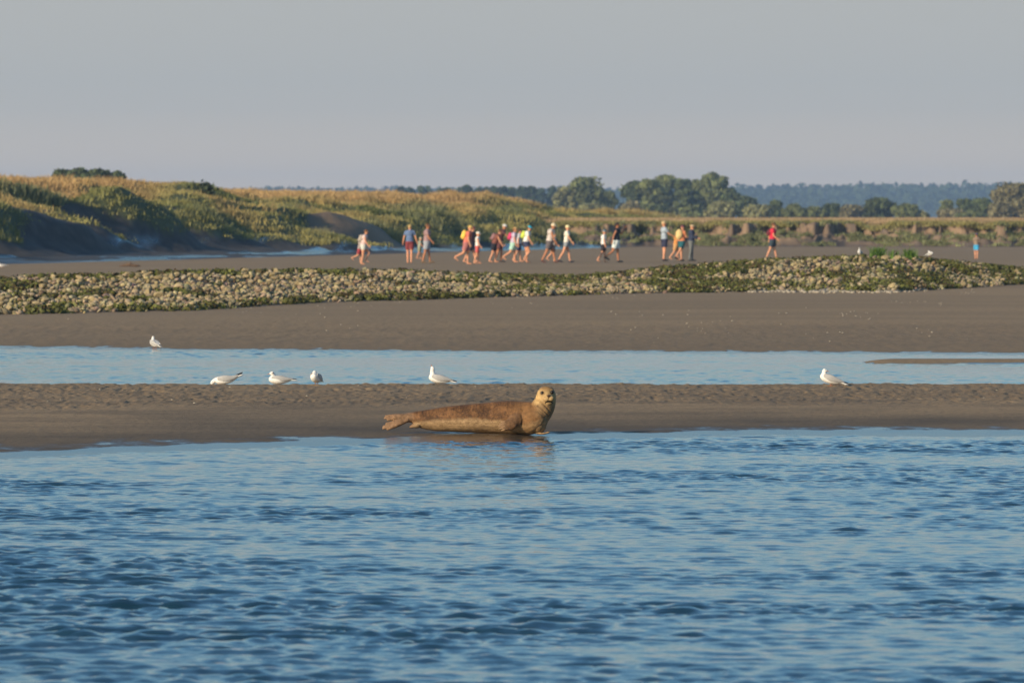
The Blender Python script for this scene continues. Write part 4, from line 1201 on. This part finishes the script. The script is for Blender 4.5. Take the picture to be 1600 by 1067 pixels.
    for i_, sd in enumerate((1, -1)):
        a, el_ = R(arms[i_][0]), R(arms[i_][1]); ao = R(armout[i_])
        d1 = Vector((math.sin(a) * math.cos(ao), sd * math.sin(ao), -math.cos(a) * math.cos(ao)))
        e_ = sh[sd] + d1 * 0.28 * k
        d2 = Vector((math.sin(a + el_) * math.cos(ao * 0.6), sd * math.sin(ao * 0.6), -math.cos(a + el_) * math.cos(ao * 0.6)))
        wr_ = e_ + d2 * 0.25 * k
        AR[sd] = (sh[sd], e_, wr_, d1, d2)
        ub.limb([sh[sd], sh[sd].lerp(e_, 0.45), e_, e_.lerp(wr_, 0.3), wr_], [0.050 * k, 0.046 * k, 0.037 * k, 0.039 * k, 0.026 * k])
        side = Vector((0, 1, 0)); fwd = d2.cross(side).normalized()
        pm = wr_ + d2 * 0.05 * k
        ub.limb([wr_, pm], [0.026 * k, 0.030 * k])
        for j, (o2, ln) in enumerate(((-0.026, 0.066), (-0.009, 0.076), (0.009, 0.072), (0.026, 0.055))):
            b0 = pm + fwd * o2 * k + d2 * 0.022 * k
            b1 = b0 + (d2 * 0.6 * ln + side * -sd * 0.008) * k; b2 = b1 + (d2 * 0.36 * ln + side * -sd * 0.02) * k
            ub.limb([b0, b1, b2], [0.0095, 0.009, 0.0075])
        th0 = wr_ + d2 * 0.02 * k - fwd * -0.026 * k
        ub.limb([th0, th0 + (fwd * 0.026 + d2 * 0.022) * k, th0 + (fwd * 0.030 + d2 * 0.052) * k], [0.011, 0.0105, 0.009])
    eyes = [hp(0.087, sd * 0.032, 0.015) for sd in (1, -1)]; lips = hp(0.087, 0, -0.055)
    def post(o_):
        me = o_.data
        me.materials.append(M_EYE); me.materials.append(M_LIP)
        n_ = len(me.polygons); cc = np.empty(n_ * 3, dtype=np.float32); me.polygons.foreach_get('center', cc); cc = cc.reshape(-1, 3)
        mi = np.zeros(n_, dtype=np.int32)
        for e_ in eyes: mi[np.linalg.norm(cc - np.array(e_), axis=1) < 0.016 * hk] = 1
        mi[np.linalg.norm((cc - np.array(lips)) * np.array([1, 1, 2.2]), axis=1) < 0.026 * hk] = 2
        me.polygons.foreach_set('material_index', mi)
    ub.build('body', skin, t, 0.0105, 1, post)
    # shirt
    if top is not None:
        s = UB(); gr = 0.020 * k
        s.ball(pel.lerp(wst, 0.35), (0.118 * k * bw + gr * 0.6, 0.15 * k * bw + gr * 0.6, 0.12 * k), (0, l_, 0))
        s.ball(wst, (0.105 * k * bw + gr, 0.132 * k * bw + gr, 0.16 * k), (0, l_, 0))
        s.ball(chs, (0.115 * k * bw + gr, 0.158 * k * bw + gr, 0.175 * k), (0, ub_l, 0))
        s.limb([sh[1], nkb + Vector((0, 0, -0.035 * k)), sh[-1]], [0.056 * k + gr * 0.5, 0.066 * k, 0.056 * k + gr * 0.5])
        if sleeve != 'none':
            for sd in (1, -1):
                a0, e_, wr_, d1, d2 = AR[sd]
                if sleeve == 'short': s.cone(a0, 0.060 * k + gr * 0.5, a0.lerp(e_, 0.62), 0.060 * k)
                else: s.limb([a0, e_, e_.lerp(wr_, 0.92)], [0.064 * k, 0.052 * k, 0.040 * k])
        s.build('shirt', cloth(top), t, 0.013, 2)
    if bottom is not None:
        s = UB()
        s.ball(pel, (0.135 * k * bw, 0.172 * k * bw, 0.115 * k))
        for sd in (1, -1):
            p1, p2, a = L[sd]
            if shorts == 'short': s.cone(hips[sd], 0.105 * k * bw, hips[sd].lerp(p1, 0.72), 0.092 * k * bw)
            elif shorts == 'mini': s.cone(hips[sd], 0.102 * k * bw, hips[sd].lerp(p1, 0.42), 0.092 * k * bw)
            else: s.limb([hips[sd], p1, p2], [0.103 * k * bw, 0.068 * k, 0.052 * k])
        s.build('trousers' if shorts == 'long' else 'shorts', cloth(bottom), t, 0.013, 2)
    if shoe is not None:
        for sd in (1, -1):
            p1, p2, a = L[sd]; fd = Vector((math.cos(a * 0.6), 0, math.sin(a * 0.6)))
            s = UB().limb([p2 + Vector((-0.022, 0, -0.04)) * k, p2 + (fd * 0.09 + Vector((0, 0, -0.048))) * k, p2 + (fd * 0.18 + Vector((0, 0, -0.055))) * k], [0.046 * k, 0.042 * k, 0.030 * k])
            s.build('shoe', cloth(shoe), t, 0.012, 1)
    if hair is not None:
        s = UB().ball(hp(-0.020, 0, 0.035), (0.100 * hk, 0.086 * hk, 0.100 * hk), (0, ht_ * 0.6, 0))
        if long_hair: s.limb([hp(-0.07, 0, 0.0), hp(-0.085, 0, -0.08), hp(-0.07, 0, -0.16)], [0.06 * hk, 0.052 * hk, 0.03 * hk])
        s.build('hair', hair, t, 0.012, 1)
    if hat is not None:
        s = UB().ball(hp(-0.008, 0, 0.052), (0.108 * hk, 0.092 * hk, 0.080 * hk), (0, ht_ * 0.6, 0))
        if brim > 0.05: s.ball(hp(0.0, 0, 0.045), (0.10 * hk + brim, 0.09 * hk + brim, 0.013), (0, ht_ * 0.6 + 0.1, 0))
        else: s.ball(hp(0.10, 0, 0.040), (0.075 * hk, 0.062 * hk, 0.011), (0, ht_ * 0.6 + 0.2, 0))
        s.build('hat', cloth(hat), t, 0.012, 1)
    rot = Matrix.Rotation(R(yaw), 4, 'Z')
    if pack is not None:
        bk = t.location
        p_ = empty('backpack', bk, R(yaw)); tag(p_, packlabel, 'backpack')
        q = pack_size
        c_ = wst.lerp(chs, 0.7) + Vector((-math.cos(ub_l) * 0.20, 0, math.sin(ub_l) * 0.20)) * k
        s = UB().ball(c_, (0.10 * k * q, 0.135 * k * q, 0.20 * k * q), (0, ub_l, 0)).ball(c_ + Vector((0.03, 0, 0)), (0.09 * k * q, 0.15 * k * q, 0.19 * k * q), (0, ub_l, 0))
        s.ball(c_ + Vector((-math.cos(ub_l) * 0.075 - math.sin(ub_l) * 0.07, 0, -0.075)) * 1.0, (0.05 * k * q, 0.10 * k * q, 0.09 * k * q), (0, ub_l, 0))
        s.build('bag', cloth(pack), p_, 0.013, 2)
        for sd in (1, -1):
            pth = [c_ + Vector((0.06, sd * 0.075 * k, 0.13 * k)), sh[sd].lerp(nkb, 0.45) + Vector((0.0, 0, 0.075 * k)), chs + Vector((0.135 * k * bw, sd * 0.085 * k, 0.02)), wst + Vector((0.10 * k, sd * 0.13 * k, 0.02)), c_ + Vector((0.05, sd * 0.09 * k, -0.14 * k))]
            v_, f_ = tube(pth, [0.018 * k] * 5, 7)
            link('strap', mesh_py('strap', v_, f_), cloth(tuple(x_ * 0.4 for x_ in pack)), p_)
    if stick:
        a0, e_, wr_, d1, d2 = AR[-1]
        hnd = wr_ + d2 * 0.07 * k
        v_, f_ = tube([hnd + Vector((-0.10, 0, 0.14)), hnd, Vector((hnd.x + 0.30, hnd.y, 0.02))], [0.014, 0.013, 0.009], 7)
        me = mesh_py('walking_stick', v_, f_)
        s_ = link('walking_stick', me, cloth((0.30, 0.24, 0.18)), None, t.location)
        s_.rotation_euler = (0, 0, R(yaw)); tag(s_, 'thin walking stick planted ahead of the stooping walker in the brown top', 'walking stick')
    return t

W = (0.74, 0.72, 0.68)
person(568, 413, 1.50, 'leftmost walker, lifting a bent bare knee, in a pale top and pale shorts', (0.66, 0.50, 0.47), (0.60, 0.62, 0.56), legs=((52, 75), (-4, 8)), arms=((-14, 15), (8, 30)), lean=8, headt=14, hair=M_HAIR_B, sleeve='none', shorts='mini',
       pack=(0.42, 0.36, 0.30), packlabel='beige backpack on the leftmost walker in pale shorts')
person(562, 412, 1.12, 'child behind the leftmost walker, in dark red shorts with one foot kicked back', (0.36, 0.30, 0.28), (0.33, 0.05, 0.06), legs=((10, 10), (-26, 55)), arms=((-10, 20), (15, 30)), lean=8, dD=5, hair=M_HAIR_B, slim=True)
person(640, 411, 1.70, 'walker seen from behind in a blue t-shirt and dark red shorts with arms held out', (0.13, 0.19, 0.33), (0.22, 0.045, 0.05), legs=((4, 4), (-6, 6)), arms=((4, 12), (4, 12)), armout=(20, 22), lean=6, headt=14, yaw=84, hair=M_HAIR_F, build=1.15, sleeve='short')
person(655.5, 407, 1.05, 'small child in a cream sun hat just right of the blue t-shirt walker', (0.34, 0.36, 0.28), (0.30, 0.29, 0.18), legs=((10, 8), (-10, 15)), hat=(0.70, 0.60, 0.40), brim=0.06, dD=14, slim=True)
person(667, 411, 1.74, 'tall walker with a reddish face and grey shorts, right of the walker in blue', (0.35, 0.22, 0.22), (0.34, 0.36, 0.40), legs=((14, 4), (-13, 6)), arms=((2, 8), (14, 25)), lean=2, headt=6, skin=M_SKIN2, hair=M_HAIR_B, shoe=(0.20, 0.13, 0.07))
person(729, 413, 1.68, 'walker in a coral shirt with a yellow sun hat', (0.62, 0.17, 0.12), (0.42, 0.16, 0.15), legs=((8, 6), (-24, 50)), arms=((6, 6), (-5, 20)), lean=12, headt=8, hat=(0.78, 0.52, 0.15), brim=0.06, sleeve='short',
       pack=(0.82, 0.55, 0.10), packlabel='bright yellow backpack on the walker in coral', pack_size=1.15)
person(735, 411, 1.66, 'walker in a dark red cap half hidden behind the coral shirted walker', (0.16, 0.08, 0.08), (0.10, 0.08, 0.09), legs=((28, 8), (-16, 20)), arms=((15, 25), (-15, 15)), lean=8, headt=8, hat=(0.26, 0.07, 0.08), dD=6)
person(746, 412, 1.38, 'child in a white cap, white top and coral red shorts', W, (0.62, 0.12, 0.10), legs=((8, 6), (-8, 14)), arms=((-10, 15), (10, 20)), lean=2, hat=(0.78, 0.72, 0.60), sleeve='none', build=1.05)
person(772, 410, 1.52, 'stooping walker in a rust brown top and black shorts with bare arms', (0.22, 0.08, 0.06), (0.02, 0.02, 0.03), legs=((12, 12), (-12, 16)), arms=((30, 10), (20, 10)), lean=22, headt=14, hair=M_HAIR_B, sleeve='none',
       pack=(0.30, 0.16, 0.16), packlabel='dusky red bag on the back of the stooping walker')
person(780, 410, 1.76, 'walker in a white sun hat and dark brown top leaning on a stick', (0.12, 0.05, 0.05), (0.16, 0.06, 0.06), legs=((18, 20), (-10, 12)), arms=((40, 15), (42, 20)), lean=12, headt=10, bent=10, hat=(0.78, 0.74, 0.66), brim=0.055, sleeve='short', skin=M_SKIN2, stick=True, dD=2, shoe=(0.05, 0.05, 0.05))
person(802, 410, 1.58, 'walker in a straw hat, lilac top and mint green shorts', (0.52, 0.44, 0.56), (0.42, 0.66, 0.54), legs=((10, 6), (-26, 40)), arms=((6, 12), (4, 12)), lean=6, headt=8, hat=(0.66, 0.40, 0.16), brim=0.09, long_hair=True, hair=M_HAIR_B,
       pack=(0.62, 0.05, 0.15), packlabel='magenta red backpack on the walker in the straw hat')
person(810, 410, 1.50, 'walker in dark blue shorts half hidden behind the one in lilac', (0.52, 0.52, 0.55), (0.04, 0.06, 0.13), legs=((14, 8), (-14, 20)), arms=((12, 20), (-12, 12)), lean=6, dD=5, hair=M_HAIR_D)
person(822, 410, 1.66, 'walker in a bright turquoise cap and white t-shirt', W, (0.05, 0.06, 0.12), legs=((6, 6), (26, 62)), arms=((2, 8), (10, 20)), lean=10, headt=16, hat=(0.02, 0.45, 0.62), shorts='mini',
       pack=(0.58, 0.68, 0.10), packlabel='lime green backpack on the walker in the turquoise cap', hair=M_HAIR_B)
person(859, 410.5, 1.80, 'man striding in a cream cap, pale vest and long grey shorts', (0.60, 0.52, 0.47), (0.13, 0.11, 0.115), legs=((24, 6), (-24, 10)), arms=((10, 14), (14, 14)), lean=8, headt=22, hat=(0.82, 0.68, 0.46), sleeve='none', skin=M_SKIN2, shoe=(0.14, 0.07, 0.06))
person(864, 409.5, 1.30, 'bare legged youngster hidden behind the man in the cream cap', (0.60, 0.52, 0.45), (0.20, 0.15, 0.12), legs=((10, 6), (-18, 30)), dD=6, slim=True, hair=M_HAIR_F)
person(885, 410.5, 1.68, 'walker in a pale yellow sun hat, white top and grey shorts', (0.80, 0.74, 0.62), (0.28, 0.30, 0.32), legs=((18, 6), (-24, 14)), arms=((-8, 10), (22, 12)), lean=4, headt=4, hat=(0.85, 0.72, 0.38), brim=0.05, sleeve='short', shorts='mini', shoe=(0.04, 0.04, 0.05), build=1.05)
person(943, 410, 1.46, 'child in a grey cap, loose white t-shirt and black shorts', (0.80, 0.78, 0.75), (0.035, 0.03, 0.035), legs=((10, 8), (-14, 26)), arms=((2, 6), (6, 6)), lean=2, hat=(0.20, 0.26, 0.30), build=1.22)
person(963, 410, 1.78, 'dark haired woman with raised elbow, black top and white and turquoise shorts', (0.02, 0.02, 0.03), (0.70, 0.76, 0.74), legs=((10, 4), (-26, 34)), arms=((55, 95), (-28, 14)), armout=(10, 14), lean=2, headt=4, hair=M_HAIR_D, sleeve='none', skin=M_SKIN2, long_hair=True, shoe=(0.04, 0.05, 0.05))
person(1038, 408, 1.84, 'tall man in a straw cap, light blue grey t-shirt and navy shorts', (0.36, 0.42, 0.48), (0.035, 0.04, 0.08), legs=((4, 2), (-4, 6)), arms=((12, 30), (34, 30)), lean=-1, headt=-2, hat=(0.66, 0.46, 0.24), brim=0.045, build=1.12, shoe=(0.05, 0.05, 0.06), yaw=25)
person(1056, 407.5, 1.35, 'walker in orange half hidden left of the yellow backpack', (0.62, 0.27, 0.08), (0.55, 0.30, 0.12), legs=((16, 8), (-20, 26)), dD=6, hair=M_HAIR_F, slim=True)
person(1065, 408, 1.66, 'hiker in a dark red cap, orange top and teal shorts seen from behind', (0.62, 0.22, 0.10), (0.02, 0.11, 0.13), legs=((8, 6), (-30, 20)), arms=((-6, 10), (20, 60)), lean=4, headt=6, yaw=38, hat=(0.18, 0.06, 0.08), shoe=(0.04, 0.03, 0.03),
       pack=(0.68, 0.50, 0.22), packlabel='big straw yellow backpack on the hiker in teal shorts', pack_size=1.35)
person(1080, 408, 1.68, 'walker in a tan sun hat, navy jacket and long grey trousers', (0.035, 0.045, 0.085), (0.16, 0.17, 0.17), legs=((6, 4), (-4, 8)), arms=((18, 60), (14, 60)), lean=2, headt=10, hat=(0.56, 0.40, 0.24), brim=0.06, sleeve='long', shorts='long', shoe=(0.05, 0.05, 0.05), slim=True)
person(1207, 405, 1.78, 'lone walker in a bright red top and dark shorts right of the group', (0.60, 0.03, 0.06), (0.04, 0.06, 0.08), legs=((18, 2), (-20, 8)), arms=((-40, 40), (6, 40)), armout=(12, 8), lean=3, headt=6, hair=M_HAIR_B, sleeve='short', shoe=(0.10, 0.09, 0.04),
       pack=(0.16, 0.03, 0.04), packlabel='dark maroon backpack on the lone walker in red', pack_size=0.8)
person(1525.5, 405, 1.25, 'child in a blue cap, brown shirt and bright blue shorts, far right on the sand', (0.26, 0.19, 0.14), (0.06, 0.36, 0.62), legs=((4, 2), (-4, 4)), arms=((12, 40), (12, 50)), lean=2, headt=2, yaw=70, hat=(0.07, 0.14, 0.50), sleeve='long', hair=M_HAIR_B, group='people standing apart', build=1.1)

bake_pending()

# ------------------------------------------------------------------ haze: the pale air over the flats
bx_ = [(-3200, -30), (3200, 9000)]
v = [(x_, y_, z_) for z_ in (-2.5, 62) for y_ in (-30, 9200) for x_ in (-3200, 3200)]
f = [(0, 2, 3, 1), (4, 5, 7, 6), (0, 1, 5, 4), (2, 6, 7, 3), (0, 4, 6, 2), (1, 3, 7, 5)]
hz = bpy.data.materials.new('haze_air'); hz.use_nodes = True
n, l = hz.node_tree.nodes, hz.node_tree.links
n.clear()
ho = n.new('ShaderNodeOutputMaterial'); hv = n.new('ShaderNodeVolumePrincipled')
hv.inputs['Color'].default_value = (0.47, 0.68, 1.0, 1)
hv.inputs['Density'].default_value = HAZE_DENSITY
hv.inputs['Anisotropy'].default_value = 0.0
l.new(hv.outputs[0], ho.inputs['Volume'])
haze = link('haze', mesh_py('haze', v, f, False), hz)
tag(haze, kind='stuff')
